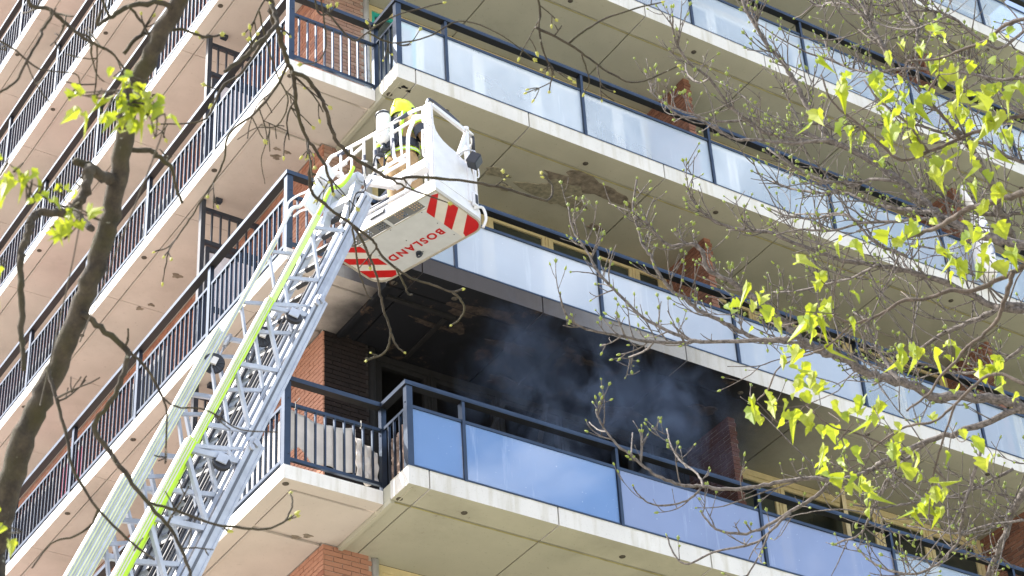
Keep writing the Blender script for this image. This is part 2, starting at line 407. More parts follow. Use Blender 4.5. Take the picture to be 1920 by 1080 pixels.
# slabs -------------------------------------------------------------------------------------
yj = [0.0, 1.07, 3.12, 5.15, 7.16, 9.2, 11.23, 13.26, YMAX]
xj = [A_, 1.43, 3.04, 5.09, 7.14, 9.17, 11.2, XMAX]
GAP = 0.004
for k in range(-1 + 1, 7):
    z = k*H
    for i in range(len(yj)-1):
        m = MB(); y0, y1 = yj[i]+GAP*(i > 0), yj[i+1]-GAP
        zt, zb = z, z-TL
        if i == 0:                                               # corner unit, edges on two sides
            m.box(0, .172, 0, y1, zb, zt, mis=[1, 0, 0, 1, 1, 0])
            m.box(.172, A_-GAP, 0, .172, zb, zt, mis=[1, 0, 0, 1, 1, 1])
            m.box(.172, WX, .172, y1, zb+.028, zt-.01, 1)
            m.box(.190, A_-GAP, .190, WY-.004, zb+.002, zb+.027, 1)
            m.box(.150, .168, .2, y1-.01, zb-.006, zb-.0005, 1); m.box(.2, A_-.05, .196, .208, zb-.006, zb+.001, 1)
        else:
            m.box(0, .172, y0, y1, zb, zt, mis=[1, 0, 1, 1, 1, 0])
            m.box(.172, WX-.002, y0, y1, zb+.028, zt-.01, 1)
            m.box(.190, WX-.002, y0, y1, zb+.002, zb+.027, 1)
            m.box(.194, .208, y0, y1, zb-.006, zb+.001, 1)
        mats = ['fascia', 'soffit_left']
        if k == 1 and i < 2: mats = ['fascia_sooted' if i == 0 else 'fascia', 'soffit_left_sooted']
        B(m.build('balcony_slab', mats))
    for i in range(len(xj)-1):
        m = MB(); x0, x1 = xj[i]+.009*(i > 0), xj[i+1]-.009
        zt, zb = z+ZR, z+ZR-TR
        m.box(x0, x1, -B_, -.145, zb, zt, mis=[1, 0, 0, 1 if i else 0, 1, 0 if i else 0])
        ya = -.145
        m.box(x0 if i else x0+.001, x1, ya, WY+.1, zb+.03, zt-.02, 1)
        m.box(x0+.002, x1, ya+.018, WY+.1, zb+.003, zb+.029, 1)
        m.box(x0+.002, x1, ya+.022, ya+.036, zb-.005, zb+.002, 2)
        if i == 0:
            m.box(A_+.001, A_+.05, -.14, WY-.02, zb-.035, zb+.002, 1)
            m.box(A_+.07, A_+.085, -B_+.06, -.17, zb-.01, zb-.0005, 1)
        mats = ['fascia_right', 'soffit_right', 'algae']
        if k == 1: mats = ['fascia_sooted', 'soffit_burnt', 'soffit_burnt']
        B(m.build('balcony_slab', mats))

# peeled patches where the paint and skim have fallen off the soffits
def blob(cx, cy, z, rx, ry, seed, n=26, th=.006):
    rr = random.Random(seed); m = MB(); ring = []
    ph = [rr.uniform(0, 6.28) for _ in range(4)]
    for i in range(n):
        a = 2*math.pi*i/n
        k = 1+.22*math.sin(3*a+ph[0])+.15*math.sin(5*a+ph[1])+.1*math.sin(9*a+ph[2])+rr.uniform(-.08, .08)
        ring.append((cx+rx*k*math.cos(a), cy+ry*k*math.sin(a)))
    m.poly([(x, y, z-th) for x, y in reversed(ring)])
    for i in range(n):
        (xa, ya), (xb, yb) = ring[i], ring[(i+1) % n]
        m.quad((xa, ya, z), (xb, yb, z), (xb, yb, z-th), (xa, ya, z-th))
    return m
MT['raw'] = plain('raw concrete', (0.20, 0.17, 0.13), 0.95, var=0.45, scale=12, bmp=0.6, bscale=60)
MT['raw_pale'] = plain('stained concrete', (0.27, 0.25, 0.18), 0.95, var=0.35, scale=20, bmp=0.6, bscale=60)
ZB = 2*H+ZR-TR
for (cx, cy, rx, ry, mt, s) in [(4.35, .09, .62, .16, 'raw', 1), (4.05, .40, .42, .22, 'raw_pale', 2), (3.16, .42, .16, .07, 'raw_pale', 3), (4.9, .75, .12, .05, 'raw', 4), (3.4, .62, .10, .05, 'raw_pale', 5)]:
    B(blob(cx, cy, ZB+.0025, rx, ry, s, th=.006+.003*s).build('peeled_patch', mt))
for (cx, cy, zz, rx, ry, s) in [(.62, 1.5, 2*H-TL, .06, .05, 6), (.70, 1.36, 2*H-TL, .05, .03, 7), (.56, 1.36, 2*H-TL, .05, .025, 8), (.62, .55, 3*H-TL, .06, .03, 9), (.48, .62, 3*H-TL, .04, .03, 10),
                                (.68, 1.02, -TL, .05, .035, 11), (.78, .94, -TL, .05, .04, 12), (.5, 5.2, 2*H-TL, .05, .04, 13), (.6, 5.05, 2*H-TL, .05, .03, 14), (.55, 2.7, 1*H-TL, .05, .03, 15), (.62, 4.3, 2*H-TL, .07, .05, 16)]:
    B(blob(cx, cy, zz+.002, rx, ry, s, 16, .004).build('peeled_patch', 'raw'))
for (cx, cy, rx, ry, s) in [(1.34, -.40, .045, .022, 21), (1.42, -.36, .03, .02, 22), (1.30, -.36, .02, .012, 23)]:
    B(blob(cx, cy, 2*H+ZR-TR-.0005, rx, ry, s, 16, .003).build('peeled_patch', 'char'))

# drain outlets in the slab undersides
dm = MB(); dm.lathe((0, 0, 0), (0, 0, -1), [(0, .036), (.006, .036), (.010, .030), (.008, .018), (.002, .010)], 14)
dme = dm.build('drain_outlet', 'drain').data
bpy.data.objects.remove(bpy.data.objects['drain_outlet'])
for k in range(0, 7):
    for y in (.10, 2.1, 4.14, 6.14, 8.15, 10.2, 12.2):
        o = link('drain_outlet', dme); o.location = (.075, y, k*H-TL+.001); B(o)
    for x in (1.25, 2.0, 4.04, 6.08, 8.1, 10.15, 12.2):
        o = link('drain_outlet', dme); o.location = (x, -.27 if x > 1.3 else -.2, k*H+ZR-TR+.001); B(o)

# brick walls ---------------------------------------------------------------------------------
ZLO, ZHI = -2.8, 6*H
walls = {}
m = MB(); m.box(WX+.012, WX+.3, WY+.012, 7.0, ZLO, ZHI); walls['gallery'] = B(m.build('gallery_wall', 'mortar'))
m = MB(); m.box(WX+.012, WX+.3, 7.0, YMAX, ZLO, ZHI); B(m.build('far_gallery_wall', 'brick_far'))
m = MB(); m.box(WX+.3, 1.60, WY+.012, WY+.4, ZLO, 0.02); m.box(WX+.3, 1.60, WY+.012, WY+.4, H-.1, ZHI); walls['pier'] = B(m.build('pier_wall', 'mortar'))
m = MB(); m.box(WX+.3, 1.60, WY+.012, WY+.4, 0.02, H-.1); m.box(WX+.0125, WX+.3, WY+.0115, WY+.012, 0.02, H-.1); walls['pier_burnt'] = B(m.build('burnt_pier_wall', 'mortar_burnt'))
FINS = [6.27, 11.27]; FT = .12
for fx in FINS:
    m = MB(); m.box(fx+.008, fx+FT-.008, .25, 1.25, ZLO, ZHI); walls[fx] = B(m.build('dividing_wall', 'mortar'))

bricks = []   # (centre, half sizes, wall key, material)
BL, BHt, J = .21, .0525, .01
rb = random.Random(3)
def lay(along, lo, hi, fixed, zlo, zhi, key, mats, depth=.02, quoin=0.0):
    """courses of bricks on a wall face; along = 'y' (face at x=fixed, looking -x) or 'x' (face at y=fixed, looking -y)"""
    n = int((zhi-zlo)/(BHt+J))
    for c in range(n):
        zc = zlo+(c+.5)*(BHt+J)
        t = lo-(.11 if c % 2 else 0)
        while t < hi-.01:
            a, b = max(t, lo), min(t+BL, hi); t += BL+J
            if b-a < .03: continue
            mt = mats(along, (a+b)/2, zc) if callable(mats) else mats
            h = (b-a)/2; off = rb.uniform(-.003, .002)
            if along == 'y': ctr, hs = ((fixed+depth/2+off), (a+b)/2, zc), (depth/2, h, BHt/2)
            elif along == 'x': ctr, hs = ((a+b)/2, fixed+depth/2+off, zc), (h, depth/2, BHt/2)
            else: ctr, hs = ((fixed-depth/2-off), (a+b)/2, zc), (depth/2, h, BHt/2)
            bricks.append((ctr, hs, key, mt))
for k in range(-1, 6):
    z0, z1 = k*H+.005, (k+1)*H-TL-.003
    lay('y', WY, 7.0, WX, z0, z1, 'gallery', 'brick')
    if k == 0:
        lay('x', WX+.022, 1.60, WY, z0, z1, 'pier_burnt', 'brick_burnt')
    else:
        lay('x', WX+.022, 1.60, WY, z0, z1, 'pier', 'brick_pale' if k >= 1 else 'brick')
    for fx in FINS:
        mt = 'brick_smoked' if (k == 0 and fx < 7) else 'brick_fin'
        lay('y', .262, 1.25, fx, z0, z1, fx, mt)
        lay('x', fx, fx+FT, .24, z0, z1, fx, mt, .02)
def vis(b):
    x, y, z = proj(b[0])
    if not (0 < x < 1920 and 0 < y < 1080): return -1
    X, Y, Z = b[0]; zz = Z % H
    s = 1000/z
    # the faces the photograph shows best: burnt pier flank, corner pier at the top, its stub at the bottom, the fins
    if b[2] == 'gallery' and -.9 < Z < -.16 and Y < 2.2: return s+3
    if b[2] == 'gallery' and 0 < Z < H and Y < 1.75 and zz > .55: return s+3
    if b[2] == 'gallery' and 2*H < Z < 3*H and Y < 1.6 and zz > .3: return s+1
    if b[2] == 'pier' and 2*H < Z < 3*H: return s+2
    if b[2] == 'pier' and Z < 0: return s+3
    if b[2] == FINS[0] and 0 < Z < H and zz > .9: return s+3
    return -1
sc = sorted(range(len(bricks)), key=lambda i: -vis(bricks[i]))
top = set(i for i in sc[:296] if vis(bricks[i]) > 0)
bme = {}
for i in sorted(top):
    c, hs, key, mt = bricks[i]
    q = (round(hs[0], 3), round(hs[1], 3), round(hs[2], 3), mt)
    if q not in bme:
        mm = MB(); mm.box(-q[0], q[0], -q[1], q[1], -q[2], q[2]); ob = mm.build('brick', mt); bme[q] = ob.data; bpy.data.objects.remove(ob)
    o = link('brick', bme[q]); o.location = c; B(o, walls[key])
rest = MB(); RM = ['brick', 'brick_fin', 'brick_pale', 'brick_burnt', 'brick_smoked']
for i, (c, hs, key, mt) in enumerate(bricks):
    if i in top: continue
    rest.box(c[0]-hs[0], c[0]+hs[0], c[1]-hs[1], c[1]+hs[1], c[2]-hs[2], c[2]+hs[2], RM.index(mt))
o = B(rest.build('brickwork', RM)); tag(o, kind='stuff')

# railings --------------------------------------------------------------------------------------
def bolt(m, c, ax, r=.011): m.lathe(c, ax, [(0, r), (.006, r*.9), (.008, .003)], 8)
bal = []     # (centre, half, railing)
rg_ = random.Random(9)
UND = [1, 0, 0, 0, 0, 0]
POSTS_R = [.69+2.018*i for i in range(7)]
GLS = {0: ['glass_blue', 'glass_blue', 'glass_violet', 'glass_violet', 'glass_milky', 'glass_milky', 'glass_milky'],
       1: ['glass_milky', 'glass_grey', 'glass_grey', 'glass_grey', 'glass_milky', 'glass_milky', 'glass_milky']}
for k in range(0, 6):
    z = k*H
    # ---- gallery side
    m = MB()
    m.box(-.012, .085, -.012, YMAX, z+1.045, z+HR, mis=UND)
    m.box(.02, .055, .08, YMAX, z+.752, z+.79); m.box(.02, .055, .08, YMAX, z+.075, z+.115)
    rl = B(m.build('gallery_railing', ['steel', 'bottom_face']))
    for i in range(8):
        y = 2.0*i
        p = MB()
        if i == 0:
            p.box(.001, .076, .001, .076, z-.003, z+1.045)
            for zz in (.83, .14): bolt(p, (.055, .001, z+zz), (0, -1, 0))
        else:
            p.box(.012, .062, y-.035, y+.035, z-.04, z+1.045)
            for zz in (.73, .66): bolt(p, (.05, y-.035, z+zz), (0, -1, 0))
        B(p.build('post', 'steel'), rl)
    for j in range(int((YMAX-.1)/.12)):
        y = .13+.12*j
        if abs(y/2-round(y/2))*2 < .05 and y > .5: continue
        bal.append(((.0375, y, z+.4335), (.016, .008, .3185), rl))
    # ---- short front side and notch
    m = MB()
    m.box(.086, A_+.075, -.012, .085, z+1.045, z+HR, mis=UND)
    rf = B(m.build('corner_railing', ['steel', 'bottom_face']))
    for za, zb in ((.752, .79), (.075, .115)):
        m = MB(); m.box(.077, A_-.01, .02, .055, z+za, z+zb); B(m.build('lower_rail', 'steel'), rf)
    m = MB()
    m.box(A_-.02, A_+.075, -B_-.012, -.0125, z+ZR+1.005, z+HR-.001, mis=UND)
    m.box(A_+.012, A_+.045, -B_+.08, -.01, z+.76, z+.795)
    B(m.build('return_railing', ['steel', 'bottom_face']))
    p = MB(); p.box(A_-.006, A_+.055, .005, .066, z-.002, z+1.044); bolt(p, (A_-.006, .03, z+.70), (-1, 0, 0)); B(p.build('post', 'steel'), rf)
    p = MB(); p.box(A_+.001, A_+.075, -B_+.001, -B_+.07, z+ZR-.002, z+1.044)
    for zz in (.84,): bolt(p, (A_+.001, -B_+.035, z+zz), (-1, 0, 0))
    B(p.build('post', 'steel'), rf)
    for j in range(9):
        x = .155+.115*j
        if x < A_-.05: bal.append(((x, .0375, z+.4335), (.008, .016, .3185), rf))
    for y in (-.1, -.21, -.33, -.42):
        bal.append(((A_+.028, y, z+.40), (.014, .008, .358), rf))
    # ---- right side with glass
    m = MB()
    m.box(A_+.076, XMAX, -B_-.012, -B_+.085, z+1.045, z+HR, mis=UND)
    m.box(A_+.076, XMAX, -B_-.004, -B_-.0125+.0005, z+1.058, z+1.062)
    edges = [A_+.076]+[A_+q for q in POSTS_R]+[XMAX]
    for i in range(len(edges)-1):
        a, b = edges[i]+(.04 if i else 0), edges[i+1]
        m.box(a, b, -B_+.008, -B_+.048, z+.775, z+.812); m.box(a, b, -B_+.008, -B_+.048, z+ZR+.012, z+ZR+.03)
    rr = B(m.build('glazed_railing', ['steel', 'bottom_face']))
    for q in POSTS_R:
        p = MB(); x = A_+q
        p.box(x, x+.038, -B_-.004, -B_+.03, z+ZR-.003, z+1.044); p.box(x+.006, x+.032, -B_+.03, -B_+.085, z+ZR-.003, z+1.044)
        for zz in (.78, .72): bolt(p, (x+.006, -B_+.06, z+zz), (-1, 0, 0), .008)
        B(p.build('post', 'steel'), rr)
    for i in range(len(edges)-1):
        a, b = edges[i]+(.046 if i else .006), edges[i+1]-.006
        p = MB(); t0, t1 = rg_.uniform(-.007, .007), rg_.uniform(-.004, .004); p.box(a, b, -B_+.022, -B_+.032, z+ZR+.031, z+.774); p.v = [(x_, y_+(t0 if z_ > z+.4 else 0)+(t1 if x_ > (a+b)/2 else 0), z_) for x_, y_, z_ in p.v]
        mt = GLS.get(k, ['glass_milky']*8)[min(i, 6)]
        B(p.build('glass_panel', mt), rr)
def bvis(b):
    x, y, zc = proj(b[0])
    if not (-5 < x < 1925 and -20 < y < 1100): return -1
    return 1/zc
order = sorted(range(len(bal)), key=lambda i: -bvis(bal[i]))
topb = [i for i in order[:296] if bvis(bal[i]) > 0]; tb = set(topb)
bmesh_cache = {}
for i in topb:
    c, hs, par = bal[i]
    if hs not in bmesh_cache:
        mm = MB(); mm.box(-hs[0], hs[0], -hs[1], hs[1], -hs[2], hs[2]); ob = mm.build('baluster', 'steel'); bmesh_cache[hs] = ob.data; bpy.data.objects.remove(ob)
    o = link('baluster', bmesh_cache[hs]); o.location = c; B(o, par)
mm = MB()
for i, (c, hs, par) in enumerate(bal):
    if i not in tb: mm.box(c[0]-hs[0], c[0]+hs[0], c[1]-hs[1], c[1]+hs[1], c[2]-hs[2], c[2]+hs[2])
tag(B(mm.build('far_balusters', 'steel')), kind='stuff')

# partition screens across the galleries ----------------------------------------------------------
for k in range(0, 6):
    z = k*H; y0, y1 = 2.675, 2.725; zt = H-TL-.002
    m = MB(); m.box(.185, .245, y0-.01, y1+.01, z, z+zt)
    m.box(.245, .99, y0, y1, z+zt-.17, z+zt-.11); m.box(.245, .99, y0, y1, z+zt-.68, z+zt-.62)
    m.box(.27, .99, y0, y1, z+zt-.78, z+zt-.72); m.box(.27, .32, y0, y1, z+.1, z+zt-.781); m.box(.94, .99, y0, y1, z+.1, z+zt-.781); m.box(.3205, .9395, y0, y1, z+.95, z+1.03)
    m.box(.33, .42, y0-.12, y0-.05, z+zt-.05, z+zt-.001)
    s = B(m.build('partition_screen', 'steel_dark'))
    for j in range(6):
        p = MB(); x = .35+.12*j; p.box(x-.011, x+.011, y0+.012, y1-.012, z+zt-.619, z+zt-.171); B(p.build('bar', 'steel_dark'), s)
    for (a, b) in ((.12, .948), (1.032, zt-.79)):
        p = MB(); p.box(.321, .939, y0+.02, y1-.02, z+a, z+b); B(p.build('panel', 'panel'), s)
# gallery doors and windows far along the gallery
for k in range(0, 6):
    z = k*H
    for (ya, yb, mt) in ((8.0, 8.9, 'pinkred'), (12.0, 12.9, 'pinkred')):
        m = MB(); m.box(WX-.03, WX+.02, ya, ya+.07, z, z+2.3); m.box(WX-.03, WX+.02, yb-.07, yb, z, z+2.3); m.box(WX-.03, WX+.02, ya+.0705, yb-.0705, z+2.23, z+2.3)
        d = B(m.build('door', 'white_frame')); p = MB(); p.box(WX-.015, WX+.02, ya+.071, yb-.071, z+.02, z+2.229); B(p.build('leaf', mt), d)
    for (ya, yb) in ((9.1, 11.6), (5.35, 6.5)):
        m = MB(); zb = z+(.95 if ya < 7 else .75)
        m.box(WX-.025, WX+.02, ya, yb, zb, zb+.07); m.box(WX-.025, WX+.02, ya, yb, z+2.2, z+2.27)
        n = 3 if ya > 7 else 2
        xs = [ya+(yb-ya-.06)*t/n for t in range(n+1)]
        for t in xs: m.box(WX-.025, WX+.02, t, t+.06, zb+.0705, z+2.1995)
        d = B(m.build('window', 'white_frame'))
        for t in range(n):
            p = MB(); p.box(WX-.008, WX+.02, xs[t]+.061, xs[t+1]-.001, zb+.071, z+2.199); B(p.build('pane', 'pane'), d)

# window walls at the back of the loggias ------------------------------------------------------------
def window_wall(k, x0, x1, muls, door, mt, doormt, burnt=False):
    z = k*H; zt = z+H+ZR-TR-.002; yf = 1.1
    m = MB()
    m.box(x0, x1, yf, yf+.09, zt-.085, zt); m.box(x0, x0+.07, yf, yf+.09, z, zt-.0855); m.box(x1-.07, x1, yf, yf+.09, z, zt-.0855)
    cells = sorted([x0+.035]+muls+[x1-.035])
    fr = B(m.build('window_frame', 'char' if burnt else mt))
    mw = 'char' if burnt else ('white_frame' if k >= 2 else mt)  # upper mullions whitened from cream: brightness through the glass is painted in
    for q in muls:
        m = MB(); m.box(q-.04, q+.04, yf-.001, yf+.09, z, zt-.0855); m.box(q-.008, q+.008, yf-.02, yf-.0015, z, zt-.09); B(m.build('mullion', mw), fr)
    for a, b in zip(cells[:-1], cells[1:]):
        isd = door and abs((a+b)/2-door) < .5
        a2, b2 = a+.0355, b-.0355
        s = MB(); dm_ = doormt if isd else ('white_frame' if k >= 2 else mt)  # upper sashes whitened from cream in the same way
        zl = z+.25 if isd else z+.8
        s.box(a2, b2, yf+.015, yf+.075, zt-.145, zt-.0865); s.box(a2, a2+.05, yf+.015, yf+.075, zl, zt-.1455); s.box(b2-.05, b2, yf+.015, yf+.075, zl, zt-.1455)
        s.box(a2, b2, yf+.015, yf+.075, zl-.09, zl-.0005)
        if isd: s.box(a2+.0505, b2-.0505, yf+.015, yf+.075, z+1.0, z+1.09)
        B(s.build('sash', 'char' if burnt else dm_), fr)
        s = MB(); s.box(a2, b2, yf+.02, yf+.07, z, zl-.0905); B(s.build('lower_panel', 'char' if burnt else dm_), fr)
        if not burnt:
            s = MB(); s.box(a2+.0505, b2-.0505, yf+.04, yf+.05, zl, zt-.146); B(s.build('pane', 'pane_curtain_sky' if k >= 2 else 'pane'), fr)
for k in range(-1, 6):
    if k == 0:
        window_wall(0, 1.72, FINS[0]-.004, [2.5, 3.45, 4.37, 5.75], None, 'cream', 'cream', burnt=True)
        m = MB(); m.box(1.3, FINS[0]+.1, 2.6, 2.7, 0, H-.1); m.box(1.2, 1.3, 1.4, 2.7, 0, H-.1); m.box(FINS[0]+.02, FINS[0]+.1, 1.26, 2.6, 0, H-.1); m.box(1.3, FINS[0]+.02, 1.2, 2.6, H-.2, H-.15); m.box(1.3, FINS[0]+.02, 1.2, 2.6, -.02, -.005)
        B(m.build('burnt_room_wall', 'char'))
    else:
        window_wall(k, 1.72, FINS[0]-.004, [2.5, 3.45, 4.37, 5.75], 2.1, 'cream', 'teal' if k == 2 else 'cream')
    window_wall(k, FINS[0]+FT+.004, FINS[1]-.004, [7.75, 9.42, 10.3], 10.7, 'cream', 'cream')
    window_wall(k, FINS[1]+FT+.004, XMAX, [12.6], 12.0, 'cream', 'cream')
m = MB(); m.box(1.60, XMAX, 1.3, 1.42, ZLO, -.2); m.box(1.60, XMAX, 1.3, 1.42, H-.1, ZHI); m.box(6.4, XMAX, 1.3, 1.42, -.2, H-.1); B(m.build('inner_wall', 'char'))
rw = random.Random(5)
for (a, b, w, h) in [((2.55, 1.02, .3), (3.3, .75, 2.2), .07, .05), ((3.5, 1.0, 0), (3.9, .9, 2.45), .06, .06), ((4.6, 1.02, .9), (5.6, .8, 2.3), .06, .05), ((5.2, .9, 0), (5.0, .7, 1.9), .05, .05), ((2.2, .7, 1.1), (2.9, .95, 1.75), .09, .02)]:
    m = MB(); P = [np.array(a)+(np.array(b)-np.array(a))*t+np.array([rw.gauss(0, .03), rw.gauss(0, .03), rw.gauss(0, .02)]) for t in np.linspace(0, 1, 6)]
    for i in range(5): m.bar(P[i], P[i+1], w, h)
    B(m.build('charred_timber', 'char'))
for (x, y, w, d, s) in [(1.75, .05, .9, .05, 0), (3.6, .3, .06, 1.1, 1), (2.1, .55, .05, .9, 2)]:
    m = MB(); zb = H+ZR-TR; m.box(x-w/2, x+w/2, y-d/2, y+d/2, zb-.03, zb+.001); B(m.build('ceiling_strip', 'char'))
for q in range(14):
    x, y = rw.uniform(1.9, 6.0), rw.uniform(-.3, .9); B(blob(x, y, H+ZR-TR+.0025, rw.uniform(.06, .30), rw.uniform(.03, .11), 60+q, 22, .005+.0011*q).build('hanging_flake', 'flake'))
# one casement standing open on the burnt floor
ca, cb = np.array([8.75, 1.07, 0]), np.array([8.38, .62, 0]); dz = cb-ca; L = np.linalg.norm(dz); dz /= L; nz = np.array([-dz[1], dz[0], 0])
m = MB()
for (t0, t1, za, zb) in ((0, .06, .9, 2.4), (L-.06, L, .9, 2.4), (.0605, L-.0605, 2.33, 2.4), (.0605, L-.0605, .9, .97)):
    m.obox(ca+dz*(t0+t1)/2+np.array([0, 0, (za+zb)/2]), dz, nz, (0, 0, 1), (t1-t0)/2, .025, (zb-za)/2)
s = B(m.build('open_casement', 'cream')); p = MB(); p.obox(ca+dz*L/2+np.array([0, 0, 1.65]), dz, nz, (0, 0, 1), L/2-.061, .004, .679); B(p.build('pane', 'pane'), s)
# downpipe in the corner of the loggias
for k in range(-1, 6):
    m = MB(); z0, z1 = k*H+.02, k*H+H+ZR-TR-.01
    if k == 0: continue
    m.tube([(1.655, 1.035, z0), (1.655, 1.035, z1)], .05, 14); m.tube([(1.655, 1.035, z0+1.15), (1.655, 1.035, z0+1.3)], .056, 14)
    B(m.build('downpipe', 'pipe'))
m = MB(); m.tube([(1.655, 1.035, .02), (1.655, 1.035, H-.2)], .05, 14); B(m.build('downpipe', 'char'))
# roof slab closing the model above the frame
m = MB(); m.box(WX, XMAX, WY+.4, YMAX, ZHI, ZHI+.2); B(m.build('roof', 'soffit_left'))
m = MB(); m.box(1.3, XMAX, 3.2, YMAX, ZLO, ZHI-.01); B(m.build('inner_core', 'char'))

# ------------------------------------------------------------------ aerial ladder and rescue cage
AZ = R_(18.0)
E1 = np.array([math.cos(AZ), math.sin(AZ), 0.0]); E2 = np.array([-math.sin(AZ), math.cos(AZ), 0.0]); EZ = np.array([0, 0, 1.0])
CO = np.array([0.58, -2.19, 2.30])
def K(a, b, c): return CO+E1*a+E2*b+EZ*c
TH = R_(65.7); LD = E1*math.cos(TH)+EZ*math.sin(TH); LN = -E1*math.sin(TH)+EZ*math.cos(TH)
L0 = (-.482, -.065)
def Lp(s, h, v): return CO+E1*L0[0]+EZ*L0[1]+LD*s+LN*h+E2*v
lad = empty('aerial_ladder', tuple(Lp(-9.0, 0, .76)))
tag(lad, 'white three-section fire ladder with yellow-green handrail rising from the lower left', 'ladder')
LO = Vector(Lp(-9.0, 0, .76))
def W(o, root, org, parent=None):
    if parent is None: o.parent = root; o.matrix_parent_inverse = Matrix.Translation(-Vector(org))
    else: o.parent = parent
    return o
#           s0     s1    vr    vl    hdep  chord w/h     rail
SECT = [(-7.5, -.10, .47, 1.04, .40, .052, .085, .040),
        (-9.2, -1.99, .415, 1.095, .445, .060, .105, .050),
        (-9.2, -4.21, .355, 1.155, .500, .072, .130, .060)]
for si, (s0, s1, vr, vl, hd, cw, ch, rw) in enumerate(SECT):
    m = MB()
    hb = -.035*si
    for v in (vr, vl):
        m.bar(Lp(s0, hb+.02, v), Lp(s1, hb+.02, v), cw, ch, LN)
        m.bar(Lp(s0, hb+.02-ch/2-.012, v+(-.018 if v == vr else .018)), Lp(s1-.01, hb+.02-ch/2-.012, v+(-.018 if v == vr else .018)), cw*.75, .024, LN)
        e = s1-.62 if si else s1-.95
        m.bar(Lp(s0, hd, v), Lp(e, hd, v), rw*.8, rw*(1.5 if v == vr else 1.05), LN)
    sec = W(m.build('ladder_section', 'white_metal'), lad, LO)
    for v, sg in ((vr, -1), (vl, 1)):
        t = MB(); t.bar(Lp(s0, hb+.03, v-cw/2-.002), Lp(s1-.04, hb+.03, v-cw/2-.002), .004, ch*.20, LN); W(t.build('chord_groove', 'groove'), lad, LO, sec)  # dark strip laid on the flat chord side to draw its groove
        t = MB(); t.bar(Lp(s0, hb+.02+ch/2+.002, v-cw*.15), Lp(s1-.06, hb+.02+ch/2+.002, v-cw*.15), cw*.30, .004, LN); W(t.build('slide_strip', 'groove'), lad, LO, sec)
    # handrail tape
    e = s1-.60 if si else s1-.93
    for v, sg in ((vr, -1), (vl, 1)):
        t = MB()
        t.bar(Lp(s0, hd, v-rw*.45), Lp(e, hd, v-rw*.45), .006, rw*(1.48 if sg < 0 else 1.03), LN)
        W(t.build('handrail_tape', ('fluo' if si else 'fluo_pale') if sg < 0 else 'white_metal'), lad, LO, sec)
        for dh in (((.37, .11, -.15) if sg < 0 else (.33, .0, -.33)) if si else ((.3,) if sg < 0 else (.2, -.25))):
            t = MB(); t.bar(Lp(s0, hd+dh*rw*1.5, v-rw*.55), Lp(e-.02, hd+dh*rw*1.5, v-rw*.55), .005, rw*1.5*(.13 if sg < 0 else .14), LN)
            W(t.build('tape_line', 'tape_white' if sg < 0 else 'pale_yellow'), lad, LO, sec)
    # slanted lattice members
    P = .89; off = [-.84, -2.32, -4.54][si]
    for v, sg in ((vr, -1), (vl, 1)):
        j = 0
        while True:
            sb = off-P*j; j += 1
            if sb < s0+.9: break
            t = MB(); t.bar(Lp(sb, hb+.06, v), Lp(sb-.37, hd-.02, v), .026+.006*si, .034+.008*si, LN); W(t.build('lattice_bar', 'white_metal'), lad, LO, sec)
            t = MB(); t.bar(Lp(sb-.37-.06, hd-.02, v), Lp(sb-P+.02, hb+.06, v), .024+.006*si, .030+.006*si, LN); W(t.build('lattice_bar', 'white_metal'), lad, LO, sec)
    # rungs
    sr = s1-.16
    lim = s0+.3 if si == 0 else s0+.2
    n = 0
    while sr > lim and n < 26:
        t = MB(); t.obox(Lp(sr, hb+.015, (vr+vl)/2), E2, LD, LN, (vl-vr)/2-cw/2-.001, .018, .014); rg = W(t.build('rung', 'white_metal'), lad, LO, sec)
        t = MB(); t.obox(Lp(sr, hb+.012, (vr+vl)/2-.02), E2, LD, LN, (vl-vr)*.30, .025, .022); W(t.build('rung_grip', 'rubber'), lad, LO, sec)
        sr -= .30; n += 1
    if si:
        # end fittings: head roller, guide pulleys, cross brace
        t = MB(); t.obox(Lp(s1-.05, .03+hb, vr-.03), LD, E2, LN, .035, .028, .03); t.lathe(Lp(s1-.13, .05+hb, vr-.055), E2, [(0, .03), (.03, .03)], 12); W(t.build('guide_roller', 'grey_metal'), lad, LO, sec)
        t = MB(); t.lathe(Lp(s1-.555, .17, vr-.05), E2*.86-LN*.5, [(0, .075), (.008, .08), (.016, .066), (.024, .066), (.032, .08), (.04, .075)], 24)
        pu = W(t.build('pulley', 'rubber'), lad, LO, sec)
        t = MB(); t.obox(Lp(s1-.53, .187, vr-.060), LD, LN*.86+E2*.5, E2*.86-LN*.5, .055, .048, .006); t.lathe(Lp(s1-.555, .175, vr-.064), LN*.5-E2*.86, [(0, .018), (.012, .014)], 10); W(t.build('pulley_bracket', 'white_metal'), lad, LO, pu)
        t = MB(); t.bar(Lp(s1-.645, hd-.03, vr), Lp(s1-.34, .165, vr), .032, .036, LD); t.bar(Lp(s1-.34, .165, vr), Lp(s1-.36, .055, vr), .026, .026, LD); t.bar(Lp(s1-.34, .165, vr), Lp(s1-.20, .05, vr), .022, .022, LD); W(t.build('end_strut', 'white_metal'), lad, LO, sec)
